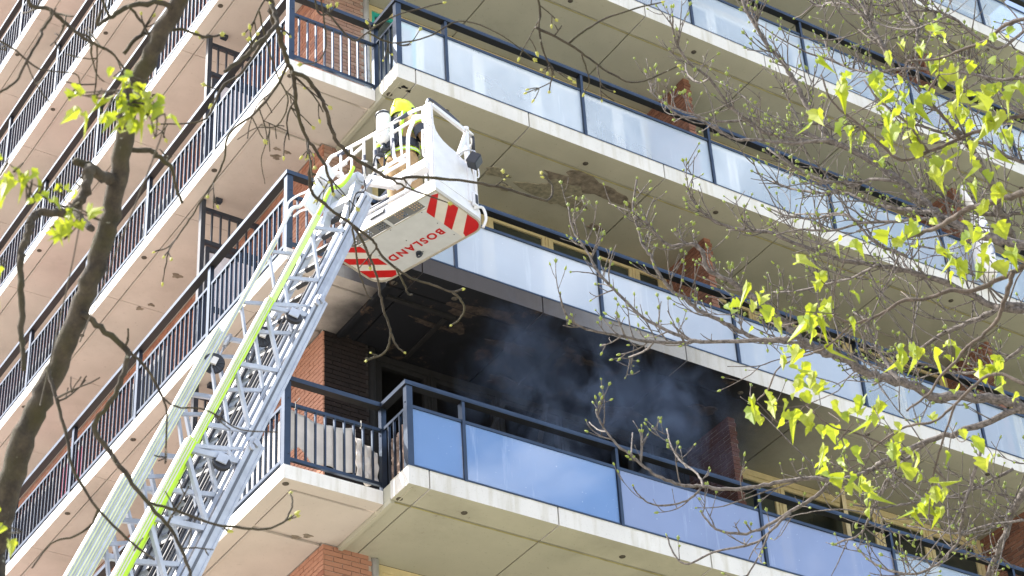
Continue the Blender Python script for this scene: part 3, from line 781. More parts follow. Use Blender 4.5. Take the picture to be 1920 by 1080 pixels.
# spoked cable wheels with springs on the second section, one on each side
for (s, h, v) in ((-2.86, .262, .56), (-3.07, .345, 1.03)):
    ax = E2*.75-LN*.5+LD*.4; ax = ax/np.linalg.norm(ax); t = MB(); wx = np.cross(ax, LN); wx /= np.linalg.norm(wx); wy = np.cross(ax, wx)
    t.lathe(Lp(s, h, v)-ax*.014, ax, [(0, .098), (.006, .105), (.014, .096), (.022, .105), (.028, .098)], 28)
    wh = W(t.build('cable_wheel', 'rubber'), lad, LO)
    for q in range(14):
        a = 2*math.pi*q/14; d = wx*math.cos(a)+wy*math.sin(a); t = MB(); t.bar(Lp(s, h, v)-ax*.017+d*.03, Lp(s, h, v)-ax*.017+d*.092, .007, .006, ax); W(t.build('spoke', 'steel_dark'), lad, LO, wh)
    t = MB(); t.obox(Lp(s, h, v)-ax*.035+LD*.02, LD, np.cross(ax, LD)/np.linalg.norm(np.cross(ax, LD)), ax, .05, .028, .014); W(t.build('wheel_fork', 'tape_white'), lad, LO, wh)
    t = MB(); t.tube([Lp(s+.26, h, v-.02), Lp(s+.44, h, v-.02)], .024, 10); t.tube([Lp(s+.06, h-.01, v-.02), Lp(s+.27, h, v-.02)], .010, 8); W(t.build('tension_spring', 'grey_metal'), lad, LO, wh)
# hydraulic tubes and cables that run inside the ladder
for i, (v, h, r, mt, s1, s0) in enumerate([(.57, .05, .034, 'white_metal', -.7, -9), (.64, .02, .016, 'rubber', -.9, -9), (.53, .10, .010, 'rubber', -1.2, -9), (.50, .19, .007, 'rubber', -2.4, -9), (.92, .14, .012, 'rubber', -1.2, -9), (.97, .20, .008, 'rubber', -1.0, -9),
                                           (.72, -.02, .018, 'grey_metal', -2.1, -9), (.52, .03, .020, 'rubber', -1.4, -9), (.60, .09, .016, 'rubber', -2.1, -9), (.49, -.02, .018, 'rubber', -2.3, -9), (.46, .06, .016, 'rubber', -4.4, -9), (.42, .00, .020, 'rubber', -4.6, -9), (.80, .02, .020, 'rubber', -2.2, -9), (.98, .05, .018, 'rubber', -2.4, -9), (1.02, .12, .014, 'rubber', -4.5, -9), (.82, .28, .011, 'rubber', -3.0, -9), (.87, .24, .007, 'rubber', -2.2, -9), (.60, -.05, .026, 'white_metal', -4.4, -9), (.68, -.06, .014, 'rubber', -4.3, -9), (.44, .12, .013, 'rubber', -4.9, -9)]):
    t = MB(); t.tube([Lp(s0, h, v), Lp(s1, h, v)], r, 8); W(t.build('cable' if r < .02 else 'hydraulic_tube', mt), lad, LO)
t = MB(); t.obox(Lp(-3.6, -.02, .45), LD, E2, LN, 3.4, .016, .05); W(t.build('guide_channel', 'grey_metal'), lad, LO)
# ladder head: bearing housing, side guard plate, lever tubes
t = MB()
t.lathe(Lp(.16, .13, .56), E2, [(0, .075), (.05, .08), (.08, .105), (.30, .105), (.33, .08), (.42, .08), (.43, .05)], 22)
t.lathe(Lp(.16, .13, .54), E2, [(0, .05), (.02, .055)], 18)
t.bar(Lp(-.55, .03, .60), Lp(.12, .12, .60), .06, .08, LN); t.bar(Lp(-.55, .03, .92), Lp(.12, .12, .92), .06, .08, LN)
t.obox(Lp(-.15, .08, .76), E2, LD, LN, .14, .08, .04)
W(t.build('tilt_bearing', 'white_metal'), lad, LO)
t = MB(); t.obox(Lp(-.06, .23, .99), LD, LN, E2, .25, .115, .012); W(t.build('side_guard_plate', 'white_cage'), lad, LO)
t = MB(); t.obox(Lp(.33, .28, 1.0), LD, LN, E2, .13, .075, .05); W(t.build('control_box', 'white_cage'), lad, LO)
def ctube(root, org, pts, r, mt, name, n=8, parent=None):
    t = MB(); t.tube(smoothline(pts, 4), r, n); return W(t.build(name, mt), root, org, parent)
def smoothline(pts, sub=5):
    P = [np.asarray(p, float) for p in pts]
    if len(P) < 3: return P
    Q = [2*P[0]-P[1]]+P+[2*P[-1]-P[-2]]; out = []
    for i in range(1, len(Q)-2):
        p0, p1, p2, p3 = Q[i-1], Q[i], Q[i+1], Q[i+2]
        for t in np.linspace(0, 1, sub, endpoint=False):
            out.append(.5*((2*p1)+(-p0+p2)*t+(2*p0-5*p1+4*p2-p3)*t*t+(-p0+3*p1-3*p2+p3)*t**3))
    out.append(P[-1]); return out
ctube(lad, LO, [Lp(-1.02, .40, .47), Lp(-.80, .40, .48), Lp(-.62, .40, .5), Lp(-.47, .39, .5), Lp(-.30, .31, .5), Lp(-.06, .28, .5), Lp(.10, .285, .5)], .021, 'fluo', 'handrail_end')
ctube(lad, LO, [Lp(-1.02, .40, 1.04), Lp(-.78, .405, 1.04), Lp(-.45, .41, 1.04), Lp(-.32, .35, 1.04), Lp(-.16, .33, 1.04), Lp(.02, .34, 1.04)], .020, 'white_cage', 'handrail_end')
ctube(lad, LO, [Lp(-.52, .38, 1.06), Lp(-.43, .43, 1.1), Lp(-.30, .44, 1.12), Lp(-.12, .40, 1.12), Lp(.05, .33, 1.08)], .012, 'white_cage', 'guard_hoop')
ctube(lad, LO, [Lp(-.50, .36, 1.0), Lp(-.42, .32, 1.1), Lp(-.25, .28, 1.12), Lp(-.18, .24, 1.08)], .012, 'white_cage', 'guard_hoop')
for (s, h, v, a, b) in ((.30, .14, .50, .11, .09), (.46, .05, .46, .12, .09)):
    pts = [Lp(s+a*math.cos(q), h+b*math.sin(q), v+.03*math.sin(2*q)) for q in np.linspace(.3, 5.6, 12)]
    ctube(lad, LO, pts, .010, 'white_cage', 'cable_guard')
ctube(lad, LO, [Lp(.32, .12, .44), Lp(.45, .16, .42), Lp(.58, .08, .42), Lp(.50, .0, .45)], .011, 'rubber', 'hose')
ctube(lad, LO, [Lp(-.45, .06, .52), Lp(-.25, .14, .46), Lp(-.08, .06, .47), Lp(.10, .10, .5)], .010, 'rubber', 'hose')
ctube(lad, LO, [Lp(-.30, .12, .60), Lp(.0, .04, .55), Lp(.25, .02, .52)], .016, 'grey_metal', 'hose')

cage = empty('rescue_cage', tuple(K(.42, .77, 0))); CG = Vector(K(.42, .77, 0))
tag(cage, 'white fire rescue cage with red and white striped underside and tubular rails', 'rescue cage')
DX, DY = .85, 1.55; RC = .17
def outline(inset=0.0, n=6):
    pts = [(inset, inset), (DX-RC, inset)]
    pts += [(DX-RC+(RC-inset)*math.sin(a), RC-(RC-inset)*math.cos(a)) for a in np.linspace(0, math.pi/2, n)[1:]]
    pts += [(DX-inset, DY-RC)]+[(DX-RC+(RC-inset)*math.cos(a), DY-RC+(RC-inset)*math.sin(a)) for a in np.linspace(0, math.pi/2, n)[1:]]
    pts += [(.20, DY-inset), (inset, DY-.20)]
    return pts
def prism(m, pts, z0, z1, mi=0):
    n = len(pts)
    m.poly([K(a, b, z0) for a, b in reversed(pts)], mi); m.poly([K(a, b, z1) for a, b in pts], mi)
    for i in range(n):
        (a, b), (c, d) = pts[i], pts[(i+1) % n]
        m.quad(K(a, b, z0), K(c, d, z0), K(c, d, z1), K(a, b, z1), mi)
# rim and skirts
m = MB(); o_, i_ = outline(0), outline(.022)
for i in range(len(o_)):
    a, b, c, d = o_[i], o_[(i+1) % len(o_)], i_[(i+1) % len(o_)], i_[i]
    m.quad(K(*a, -.012), K(*b, -.012), K(*b, .03), K(*a, .03)); m.quad(K(*d, -.012), K(*c, -.012), K(*b, -.012), K(*a, -.012)); m.quad(K(*c, -.012), K(*d, -.012), K(*d, .03), K(*c, .03))
W(m.build('floor_rim', 'rim'), cage, CG)
m = MB(); o2 = outline(.004); skirt = lambda j: .15 if j[0] < .3 else .10
for i in range(len(o_)):
    a, b = o_[i], o_[(i+1) % len(o_)]
    m.quad(K(*a, .0305), K(*b, .0305), K(*b, .15), K(*a, .15)); m.quad(K(*b, .15), K(*a, .15), K(*(np.array(a)*.97+np.array((.42, .77))*.03), .15), K(*(np.array(b)*.97+np.array((.42, .77))*.03), .15))
    a3, b3 = np.array(a)*.97+np.array((.42, .77))*.03, np.array(b)*.97+np.array((.42, .77))*.03
    m.quad(K(*a3, .15), K(*b3, .15), K(*b3, .0305), K(*a3, .0305))
W(m.build('skirt', 'white_cage'), cage, CG)
# floor plate with perforated strips along the rear edge
GX0, GX1 = .030, .165
m = MB()
pl = [q for q in outline(.024)]
pl = [(GX1, .024)]+[q for q in pl if q[0] > GX1]+[(GX1, DY-.04)]
prism(m, pl, -.002, .008)
for (b0, b1) in ((.024, .27), (.715, .755), (1.30, 1.36)): prism(m, [(GX0-.006, b0), (GX1-.0005, b0), (GX1-.0005, b1), (GX0-.006, b1)], -.002, .008)
W(m.build('floor_plate', 'plate'), cage, CG)
m = MB(); 
for (b0, b1) in ((.27, .715), (.755, 1.30)): m.poly([K(a, b, -.006) for a, b in ((GX1-.004, b0), (GX1-.004, b1), (GX1+.012, b1), (GX1+.012, b0))][::-1])
W(m.build('grating_edge', 'rim'), cage, CG)
for (b0, b1) in ((.271, .714), (.756, 1.299)):
    m = MB(); nb = int((b1-b0)/.0165); na = int((GX1-GX0)/.0165)
    da, db = (GX1-GX0-.001)/na, (b1-b0)/nb
    for ia in range(na):
        for ib in range(nb):
            if ia in (0, na-1) or ib in (0, nb-1) or not ((ia % 2 == 1) and (ib % 2 == 1) and not (ib % 12 > 8)):
                a, b = GX0+ia*da, b0+ib*db
                m.quad(K(a, b, .003), K(a, b+db, .003), K(a+da, b+db, .003), K(a+da, b, .003))
    W(m.build('grating', 'grating'), cage, CG)
# reflective stripes under the floor
def clip(poly, pts):
    """Sutherland-Hodgman against the convex outline (counter-clockwise)"""
    out = poly
    for i in range(len(pts)):
        p, q = np.array(pts[i]), np.array(pts[(i+1) % len(pts)]); e = q-p; nn = np.array([-e[1], e[0]]); r2 = []
        for j in range(len(out)):
            s_, t_ = np.array(out[j]), np.array(out[(j+1) % len(out)])
            a, b = nn@(s_-p), nn@(t_-p)
            if a >= 0: r2.append(tuple(s_))
            if (a > 0) != (b > 0) and abs(a-b) > 1e-9: r2.append(tuple(s_+(t_-s_)*a/(a-b)))
        out = r2
        if len(out) < 3: return []
    return out
hull = outline(.026)
def stripe(poly, mt, z=-.0055):
    q = clip(poly, hull)
    if len(q) < 3: return
    m = MB(); prism(m, q, z, z+.003); W(m.build('reflective_stripe', mt), cage, CG)
stripe([(.03, .03), (.9, .0), (.9, .318), (.20, .318)], 'tape_white', -.0055)
stripe([(.03, 1.42), (.196, 1.228), (.80, 1.228), (.9, 1.6), (.0, 1.6)], 'tape_white', -.0055)
for poly in ([(.05, .10), (.075, .02), (.355, .3185), (.226, .3185)], [(.245, .022), (.395, .022), (.635, .3185), (.505, .3185)], [(.54, .022), (.85, .022), (.9, .31), (.765, .27)]):
    stripe(poly, 'red', -.0085)
for poly in ([(.04, 1.44), (.19, 1.2275), (.335, 1.2275), (.09, 1.47)], [(.205, 1.53), (.475, 1.2275), (.625, 1.2275), (.33, 1.54)], [(.49, 1.54), (.76, 1.2275), (.86, 1.30), (.64, 1.56)]):
    stripe(poly, 'red', -.0085)
cu = bpy.data.curves.new('lettering', 'FONT'); cu.body = 'BOSLAND'; cu.size = .140; cu.align_x = 'CENTER'; cu.align_y = 'CENTER'; cu.extrude = .0008; cu.space_character = 1.30; cu.offset = .0045
tmp = bpy.data.objects.new('lettering_curve', cu); COL.objects.link(tmp)
bpy.context.view_layer.update()
lm_ = bpy.data.meshes.new_from_object(tmp.evaluated_get(bpy.context.evaluated_depsgraph_get())); bpy.data.objects.remove(tmp)
lm_.materials.clear(); lm_.materials.append(MT['red'])
lt = link('lettering', lm_); lt.parent = cage
c = K(.575, .775, -.0045); Mx = Matrix.Identity(4)
for i in range(3): Mx[i][0], Mx[i][1], Mx[i][2], Mx[i][3] = E2[i], E1[i], -EZ[i], c[i]
lt.matrix_parent_inverse = Matrix.Translation(-CG); lt.matrix_basis = Mx
for a in (.20, .45, .72):
    for b in (.36, .80, 1.19):
        t = MB(); t.lathe(K(a, b, -.002), (0, 0, -1), [(0, .007), (.003, .005)], 8); W(t.build('screw', 'steel_dark'), cage, CG)
t = MB(); t.tube(smoothline([K(.70, .87, -.004), K(.70, .86, -.05), K(.70, .82, -.06), K(.70, .79, -.03)], 5), .012, 8); t.lathe(K(.70, .84, -.003), (0, 0, -1), [(0, .035), (.012, .03)], 14); W(t.build('tow_eye', 'steel_dark'), cage, CG)
# right-hand end: panel with a curved upper edge, posts, head bar, floodlight
def tubeK(pts, r, mt, name, n=10, sub=4, parent=None):
    t = MB(); t.tube(smoothline([K(*p) for p in pts], sub), r, n); return W(t.build(name, mt), cage, CG, parent)
m = MB(); prof = [(.0, 1.14), (.012, .90), (.04, .82), (.09, .775), (.16, .74), (.25, .722), (.34, .715), (.42, .70), (.52, .66), (.60, .62), (.66, .50), (.69, .30), (.69, .151)]
base = [(0, .151)]; pts = base+prof
m.poly([K(a, -.006, z) for a, z in pts]); m.poly([K(a, .006, z) for a, z in reversed(pts)])
for i in range(len(pts)):
    (a, z1), (b, z2) = pts[i], pts[(i+1) % len(pts)]; m.quad(K(a, -.006, z1), K(a, .006, z1), K(b, .006, z2), K(b, -.006, z2))
W(m.build('end_panel', 'white_cage'), cage, CG)
m = MB(); m.obox(K(.0, .035, .67), E1, E2, EZ, .016, .028, .52); m.obox(K(.0, .10, .80), E1, E2, EZ, .010, .010, .40); m.obox(K(0, .07, 1.0), E1, E2, EZ, .011, .055, .012); m.obox(K(0, .07, .72), E1, E2, EZ, .011, .055, .010)
m.obox(K(-.004, .065, 1.06), E1, E2, EZ, .018, .062, .095)
W(m.build('corner_post', 'white_cage'), cage, CG)
m = MB(); m.bar(K(.01, .004, 1.15), K(.53, .004, 1.13), .036, .045, EZ); m.obox(K(.56, .0, .64), E1, E2, EZ, .022, .022, .485); m.bar(K(.55, .0, 1.06), K(.42, .0, .72), .03, .05, EZ); m.lathe(K(.56, 0, 1.125), (0, 0, 1), [(0, .034), (.05, .034), (.062, .02)], 14)
W(m.build('end_frame', 'white_cage'), cage, CG)
tubeK([(.02, .06, 1.16), (.0, .05, 1.25), (.06, .04, 1.27), (.30, .02, 1.235), (.46, .01, 1.195)], .014, 'padded', 'grab_bar')
tubeK([(-.03, .03, 1.22), (-.045, .03, 1.16), (-.045, .03, .92), (-.02, .03, .86)], .012, 'white_cage', 'grab_handle')
tubeK([(-.02, .10, .82), (-.05, .10, .80), (-.05, .10, .50), (-.02, .09, .46)], .012, 'white_cage', 'grab_handle')
m = MB(); m.tube([K(.66, -.01, 1.10), K(.66, -.01, .90)], .02, 10); W(m.build('grip', 'rubber'), cage, CG)
m = MB(); m.tube([K(.66, -.01, 1.13), K(.57, -.01, 1.14)], .018, 8); m.tube([K(.66, -.01, .90), K(.66, -.01, .15)], .022, 10); m.tube([K(.66, -.01, .88), K(.66, -.01, .80)], .028, 10); W(m.build('swing_post', 'white_cage'), cage, CG)
tubeK([(.68, .0, .74), (.74, .0, .70), (.74, .0, .60), (.68, .0, .56)], .008, 'white_cage', 'small_handle')
tubeK([(.62, -.02, .10), (.74, -.03, .16), (.80, -.02, .06), (.79, .02, -.05)], .016, 'white_cage', 'corner_loop')
m = MB(); m.obox(K(.62, -.03, .20), E1, E2, EZ, .035, .014, .085); W(m.build('side_lamp', 'white_cage'), cage, CG)
m = MB(); m.obox(K(.625, -.046, .20), E1, E2, EZ, .018, .004, .06); W(m.build('lamp_lens', 'rubber'), cage, CG)
# floodlight on a bent bracket
fl = MB(); c0 = K(.50, -.14, .60); ax = np.array([.62, -.55, -.56]); ax /= np.linalg.norm(ax); ay = np.cross(EZ, ax); ay /= np.linalg.norm(ay); az = np.cross(ax, ay)
fl.obox(c0, ax, ay, az, .055, .065, .065); fo = W(fl.build('floodlight', 'rubber'), cage, CG)
fl = MB(); fl.obox(c0+ax*.058, ax, ay, az, .004, .058, .058); W(fl.build('lens', 'steel_dark'), cage, CG, fo)
fl = MB(); fl.obox(c0-ax*.058+az*.01, ax, ay, az, .004, .05, .05); W(fl.build('heat_sink', 'silver'), cage, CG, fo)
tubeK([(.40, -.01, .70), (.44, -.08, .74), (.50, -.14, .73), (.52, -.14, .66)], .010, 'grey_metal', 'lamp_bracket')
tubeK([(.38, -.01, .68), (.40, -.06, .60), (.46, -.10, .57)], .006, 'white_cage', 'lamp_cable')
# rear rail with bars, grips
RL = 1.215
tubeK([(0, .09, 1.17), (0, .28, RL), (0, .60, RL), (0, 1.0, RL+.01), (0, 1.34, RL+.03), (-.02, 1.44, RL+.02), (-.03, 1.50, RL-.05)], .020, 'white_cage', 'top_rail', sub=6)
tubeK([(0, .14, 1.06), (0, .30, 1.09), (0, .60, 1.08)], .018, 'white_cage', 'middle_rail')
for (a, b) in ((.33, .52), (1.22, 1.36)): m = MB(); m.tube([K(-.001, a, RL+.002), K(-.001, b, RL+.008)], .0235, 10); W(m.build('grip', 'padded'), cage, CG)
tubeK([(0, .16, 1.085), (0, .25, 1.12), (0, .27, 1.06), (0, .33, .95), (0, .35, .80), (0, .355, .44)], .021, 'white_cage', 'bent_bar', sub=6)
tubeK([(0, .57, RL), (0, .565, .92), (0, .54, .72), (0, .46, .64), (0, .40, .62)], .020, 'white_cage', 'bent_bar', sub=6)
tubeK([(0, .455, 1.08), (0, .44, .66)], .014, 'white_cage', 'bar')
for b in (.82, .98): tubeK([(0, b, RL), (0, b, .60)], .017, 'white_cage', 'bar')
for (b, z0, z1) in ((.568, .78, 1.0), (.82, .62, .98), (.98, .74, 1.0)): m = MB(); m.tube([K(-.001, b, z0), K(-.001, b, z1)], .0215, 10); W(m.build('grip', 'padded'), cage, CG)
tubeK([(0, 1.16, RL), (0, 1.16, .66)], .014, 'white_cage', 'bar'); tubeK([(0, 1.32, RL), (0, 1.32, .72)], .014, 'white_cage', 'bar')
m = MB(); m.bar(K(0, 1.24, 1.06), K(-.02, 1.56, 1.03), .03, .05, EZ); m.bar(K(0, 1.0, 1.14), K(0, 1.3, 1.06), .022, .03, EZ); W(m.build('left_rail', 'white_cage'), cage, CG)
tubeK([(-.03, 1.52, 1.18), (-.03, 1.53, 1.05), (-.03, 1.50, .80), (-.03, 1.48, .5), (-.02, 1.5, .15)], .020, 'white_cage', 'corner_tube')
tubeK([(-.02, 1.36, 1.02), (-.04, 1.40, .93), (-.06, 1.30, .90), (-.06, 1.24, .84), (-.05, 1.24, .60)], .017, 'white_cage', 'bent_bar', sub=6)
m = MB(); m.bar(K(-.01, .36, .66), K(-.01, .80, .66), .022, .028, EZ); m.bar(K(-.01, .36, .58), K(-.01, .70, .58), .022, .028, EZ); W(m.build('lower_rail', 'white_cage'), cage, CG)
m = MB(); m.obox(K(-.03, .30, .34), E1, E2, EZ, .05, .24, .055); m.bar(K(-.03, .54, .34), K(-.06, .86, .55), .085, .10, EZ); W(m.build('cross_beam', 'white_cage'), cage, CG)
m = MB(); m.bar(K(-.005, .32, .18), K(-.005, 1.2, .20), .03, .035, EZ); m.bar(K(.0, .42, .16), K(-.02, .30, .30), .03, .03, E1); W(m.build('toe_rail', 'white_cage'), cage, CG)
m = MB(); m.tube([K(-.006, .62, .205), K(-.006, .92, .212)], .021, 10); W(m.build('grip', 'padded'), cage, CG)
m = MB(); m.obox(K(-.008, .80, .09), E1, E2, EZ, .008, .10, .025); lamp = W(m.build('marker_lamp', 'steel_dark'), cage, CG)
for q in range(6):
    t = MB(); t.obox(K(-.018, .72+.032*q, .085), E1, E2, EZ, .003, .011, .012); W(t.build('lamp_lens', 'silver'), cage, CG, lamp)
# front and left rails (far side)
tubeK([(.56, 0, 1.15), (.72, .05, 1.14), (.82, .25, 1.14), (.82, 1.3, 1.14), (.72, 1.5, 1.14), (.2, 1.54, 1.15), (.0, 1.52, 1.16)], .020, 'white_cage', 'top_rail', sub=6)
for (a, b) in ((.82, .4), (.82, .8), (.82, 1.2), (.45, 1.53)): tubeK([(a, b, 1.14), (a, b, .15)], .016, 'white_cage', 'bar')

# ------------------------------------------------------------------ firefighter in the cage
ff = empty('person', tuple(K(.36, .74, .012))); FO = Vector(K(.36, .74, .012))
tag(ff, 'firefighter in tan suit and yellow helmet, white air cylinder on the back', 'person')
def Fp(a, b, c): return K(.36+a, .74+b, .012+c)
def skin(name, verts, edges, rad, mt, parent, sub=2, root=0):
    me = bpy.data.meshes.new(name); me.from_pydata([tuple(v) for v in verts], edges, [])
    me.materials.append(MT[mt])
    o = link(name, me); W(o, ff, FO, parent)
    md = o.modifiers.new('skin', 'SKIN'); md.use_smooth_shade = True
    if not me.skin_vertices: me.skin_vertices.new()
    for i, r in enumerate(rad):
        me.skin_vertices[0].data[i].radius = r if hasattr(r, '__len__') else (r, r)
        me.skin_vertices[0].data[i].use_root = (i == root)
    s = o.modifiers.new('sub', 'SUBSURF'); s.levels = sub; s.render_levels = sub
    return o
V = [Fp(0, 0, .95), Fp(-.02, 0, 1.12), Fp(-.01, 0, 1.30), Fp(.0, 0, 1.47), Fp(.02, 0, 1.57), Fp(.04, 0, 1.66), Fp(.05, 0, 1.78),
     Fp(0, .11, .88), Fp(.03, .12, .50), Fp(-.02, .13, .09), Fp(.12, .14, .04), Fp(0, -.11, .88), Fp(.04, -.13, .50), Fp(.0, -.14, .09), Fp(.14, -.15, .04),
     Fp(0, .20, 1.46), Fp(.0, .29, 1.22), Fp(.14, .26, 1.04), Fp(0, -.20, 1.46), Fp(.02, -.31, 1.22), Fp(.16, -.28, 1.02)]
ED = [(0, 1), (1, 2), (2, 3), (3, 4), (4, 5), (5, 6), (0, 7), (7, 8), (8, 9), (9, 10), (0, 11), (11, 12), (12, 13), (13, 14), (3, 15), (15, 16), (16, 17), (3, 18), (18, 19), (19, 20)]
RD = [(.175, .15), (.17, .14), (.19, .15), (.19, .14), (.075, .075), (.09, .095), (.09, .10), .125, .10, .075, .05, .125, .10, .075, .05, .105, .08, .06, .105, .08, .06]
body = skin('body', V, ED, RD, 'tan', None)
body['label'] = 'tan fire suit'
def ring(c, ax, r0, r1, h, mt, name, sq=1.0):
    t = MB(); ax = np.asarray(ax, float); ax /= np.linalg.norm(ax); x = np.cross(ax, (.3, .9, .1)); x /= np.linalg.norm(x); y = np.cross(ax, x)
    n = 24; b0 = len(t.v)
    for (rr, zz) in ((r0, -h/2), (r0*1.02, 0), (r1, h/2)):
        for q in range(n):
            a = 2*math.pi*q/n; t.v.append(tuple(np.asarray(c)+rr*(math.cos(a)*x+math.sin(a)*y)+ax*zz))
    for i in range(2):
        for q in range(n):
            t.f.append((i*n+q, i*n+(q+1) % n, (i+1)*n+(q+1) % n, (i+1)*n+q)); t.m.append(0); t.sm.append(True)
    return W(t.build(name, mt), ff, FO)
def oval(zc, a, b, h, mt, name, off=0.0):
    t = MB(); n = 28
    for zz, k_ in ((zc-h/2, 1.0), (zc+h/2, 1.0)):
        for q in range(n):
            an = 2*math.pi*q/n; t.v.append(tuple(Fp(off+a*k_*math.cos(an), b*k_*math.sin(an), zz)))
    for q in range(n): t.f.append((q, (q+1) % n, n+(q+1) % n, n+q)); t.m.append(0); t.sm.append(True)
    return W(t.build(name, mt), ff, FO)
oval(1.02, .178, .222, .05, 'fluo', 'reflective_band', -.005); oval(1.02, .180, .224, .018, 'silver', 'reflective_band', -.005)
oval(1.13, .165, .208, .11, 'navy', 'waist_belt', -.012)
for sg in (1, -1):
    ring(Fp(.085, sg*.275-(.0 if sg > 0 else -.0), 1.11), (.14, -.03*sg, -.18), .074, .072, .05, 'fluo', 'reflective_band')
    ring(Fp(.0, sg*.265, 1.33), (0, .09*sg, -.24), .098, .09, .05, 'fluo', 'reflective_band')
    ring(Fp(.0+.01*(sg < 0), sg*.288, 1.24), (0.02, .05*sg, -.2), .090, .088, .13, 'navy', 'sleeve_patch')
    # glove: palm and five fingers closed round the rail
    w = Fp(.14 if sg > 0 else .16, sg*(.26 if sg > 0 else .28), 1.04 if sg > 0 else 1.02)
    t = MB(); d = E1*.75-EZ*.66; t.tube([w, w+d*.05, w+d*.10], [.045, .05, .042], 10)
    gv = W(t.build('glove', 'navy'), ff, FO)
    for q in range(4):
        b = w+d*.09+E2*(q-1.5)*.022; L = (.05, .058, .054, .044)[q]
        t = MB(); t.tube([b, b+d*L*.6-EZ*.006, b+d*L*.7-EZ*L*.5, b+d*L*.3-EZ*L*.8], [.012, .011, .010, .008], 7); W(t.build('finger', 'navy'), ff, FO, gv)
    t = MB(); b = w+d*.04-E2*sg*.045; t.tube([b, b+d*.03-E2*sg*.02, b+d*.055-E2*sg*.012-EZ*.02], [.014, .013, .010], 7); W(t.build('thumb', 'navy'), ff, FO, gv)
# straps and back plate
t = MB(); t.obox(Fp(-.165, .02, 1.30), E1, E2, EZ, .015, .11, .20); t.obox(Fp(-.20, .02, 1.10), E1, E2, EZ, .03, .10, .035); W(t.build('harness_plate', 'navy'), ff, FO)
for b in (-.10, .12):
    t = MB(); t.tube(smoothline([Fp(-.165, b, 1.44), Fp(-.08, b*.95, 1.57), Fp(.05, b, 1.58), Fp(.145, b, 1.45)], 5), .022, 8); W(t.build('shoulder_strap', 'fluo' if b < 0 else 'navy'), ff, FO)
t = MB(); t.tube(smoothline([Fp(-.15, -.16, 1.52), Fp(-.165, -.15, 1.36), Fp(-.16, -.12, 1.20)], 5), .020, 8); W(t.build('high_visibility_strip', 'fluo'), ff, FO)
ct = Fp(-.245, .055, 0)
t = MB(); t.lathe(ct+EZ*1.12, (0.02, 0, 1), [(0, .02), (.015, .05), (.05, .074), (.09, .082), (.36, .082), (.42, .074), (.455, .05), (.47, .02)], 22); tk = W(t.build('air_cylinder', 'tank'), ff, FO)
t = MB(); t.lathe(ct+EZ*1.515, (0, 0, 1), [(0, .0835), (.022, .0835)], 22); W(t.build('cylinder_band', 'steel_dark'), ff, FO, tk)
t = MB(); t.lathe(ct+EZ*1.12, (0, 0, -1), [(0, .022), (.05, .020), (.055, .035), (.09, .035), (.095, .015)], 12); W(t.build('valve', 'steel_dark'), ff, FO, tk)
t = MB(); t.tube(smoothline([ct+EZ*1.06, ct+EZ*1.02-E2*.05, Fp(-.20, -.06, 1.05), Fp(-.19, -.12, 1.12)], 5), .012, 8); W(t.build('air_hose', 'rubber'), ff, FO, tk)
# neck guard and helmet
t = MB(); t.lathe(Fp(.035, 0, 1.55), (.03, 0, 1), [(0, .10), (.06, .112), (.12, .118)], 20); W(t.build('neck_guard', 'silver'), ff, FO)
t = MB(); t.obox(Fp(.135, 0, 1.66), E1, E2, EZ, .03, .07, .07); W(t.build('breathing_mask', 'rubber'), ff, FO)
hc = Fp(.04, 0, 1.655); t = MB(); n = 26; rows = []
for (zz, rr) in ((-.012, .146), (.0, .150), (.03, .148), (.08, .142), (.13, .126), (.17, .102), (.20, .070), (.218, .035)):
    for q in range(n):
        a = 2*math.pi*q/n; sx = 1.14; crest = 1+.05*math.exp(-((math.sin(a))/.22)**2)*(zz > .1)
        dip = -.035 if (zz < .01 and math.cos(a) < -.3) else 0
        t.v.append(tuple(hc+E1*rr*sx*math.cos(a)*crest+E2*rr*.93*math.sin(a)+EZ*(zz*crest+dip)))
for i in range(7):
    for q in range(n): t.f.append((i*n+q, i*n+(q+1) % n, (i+1)*n+(q+1) % n, (i+1)*n+q)); t.m.append(0); t.sm.append(True)
t.f.append(tuple(7*n+q for q in range(n))); t.m.append(0); t.sm.append(True)
hm = W(t.build('helmet', 'helmet'), ff, FO)
t = MB(); t.tube(smoothline([hc-E1*.165+EZ*.05, hc-E1*.12+EZ*.17, hc+EZ*.232, hc+E1*.12+EZ*.18], 6), .016, 8); W(t.build('crest', 'helmet'), ff, FO, hm)
for sg in (1, -1):
    t = MB(); t.lathe(hc+E2*sg*.132+EZ*.03, E2*sg, [(0, .028), (.016, .022)], 12); W(t.build('visor_hinge', 'steel_dark'), ff, FO, hm)

# ------------------------------------------------------------------ canvas screens tied to the corner railing
def sheet(name, org, du, n_out, width, zt, zb, mt, label, seed, fold=.018, nu=46, nz=14, crump=0.0):
    rr = random.Random(seed); m = MB(); org, du, n_out = (np.asarray(q, float) for q in (org, du, n_out))
    ph = [rr.uniform(0, 6.28) for _ in range(6)]
    idx = {}
    for i in range(nu+1):
        u = width*i/nu
        for j in range(nz+1):
            w = j/nz; top_, bot = zt(u/width), zb(u/width); z = bot+(top_-bot)*w
            off = fold*(math.sin(u*21+ph[0])*.6+math.sin(u*43+ph[1])*.3*(.4+.6*w))+crump*(math.sin(u*60+z*24+ph[2])+math.sin(z*40-u*35+ph[3]))
            idx[i, j] = len(m.v); m.v.append(tuple(org+du*u+n_out*off+EZ*z))
    for i in range(nu):
        for j in range(nz):
            m.f.append((idx[i, j], idx[i+1, j], idx[i+1, j+1], idx[i, j+1])); m.m.append(0); m.sm.append(True)
    o = m.build(name, mt)
    md = o.modifiers.new('thickness', 'SOLIDIFY'); md.thickness = .003
    return tag(o, label, 'canvas screen', 'canvas screens on the burnt floor railing')
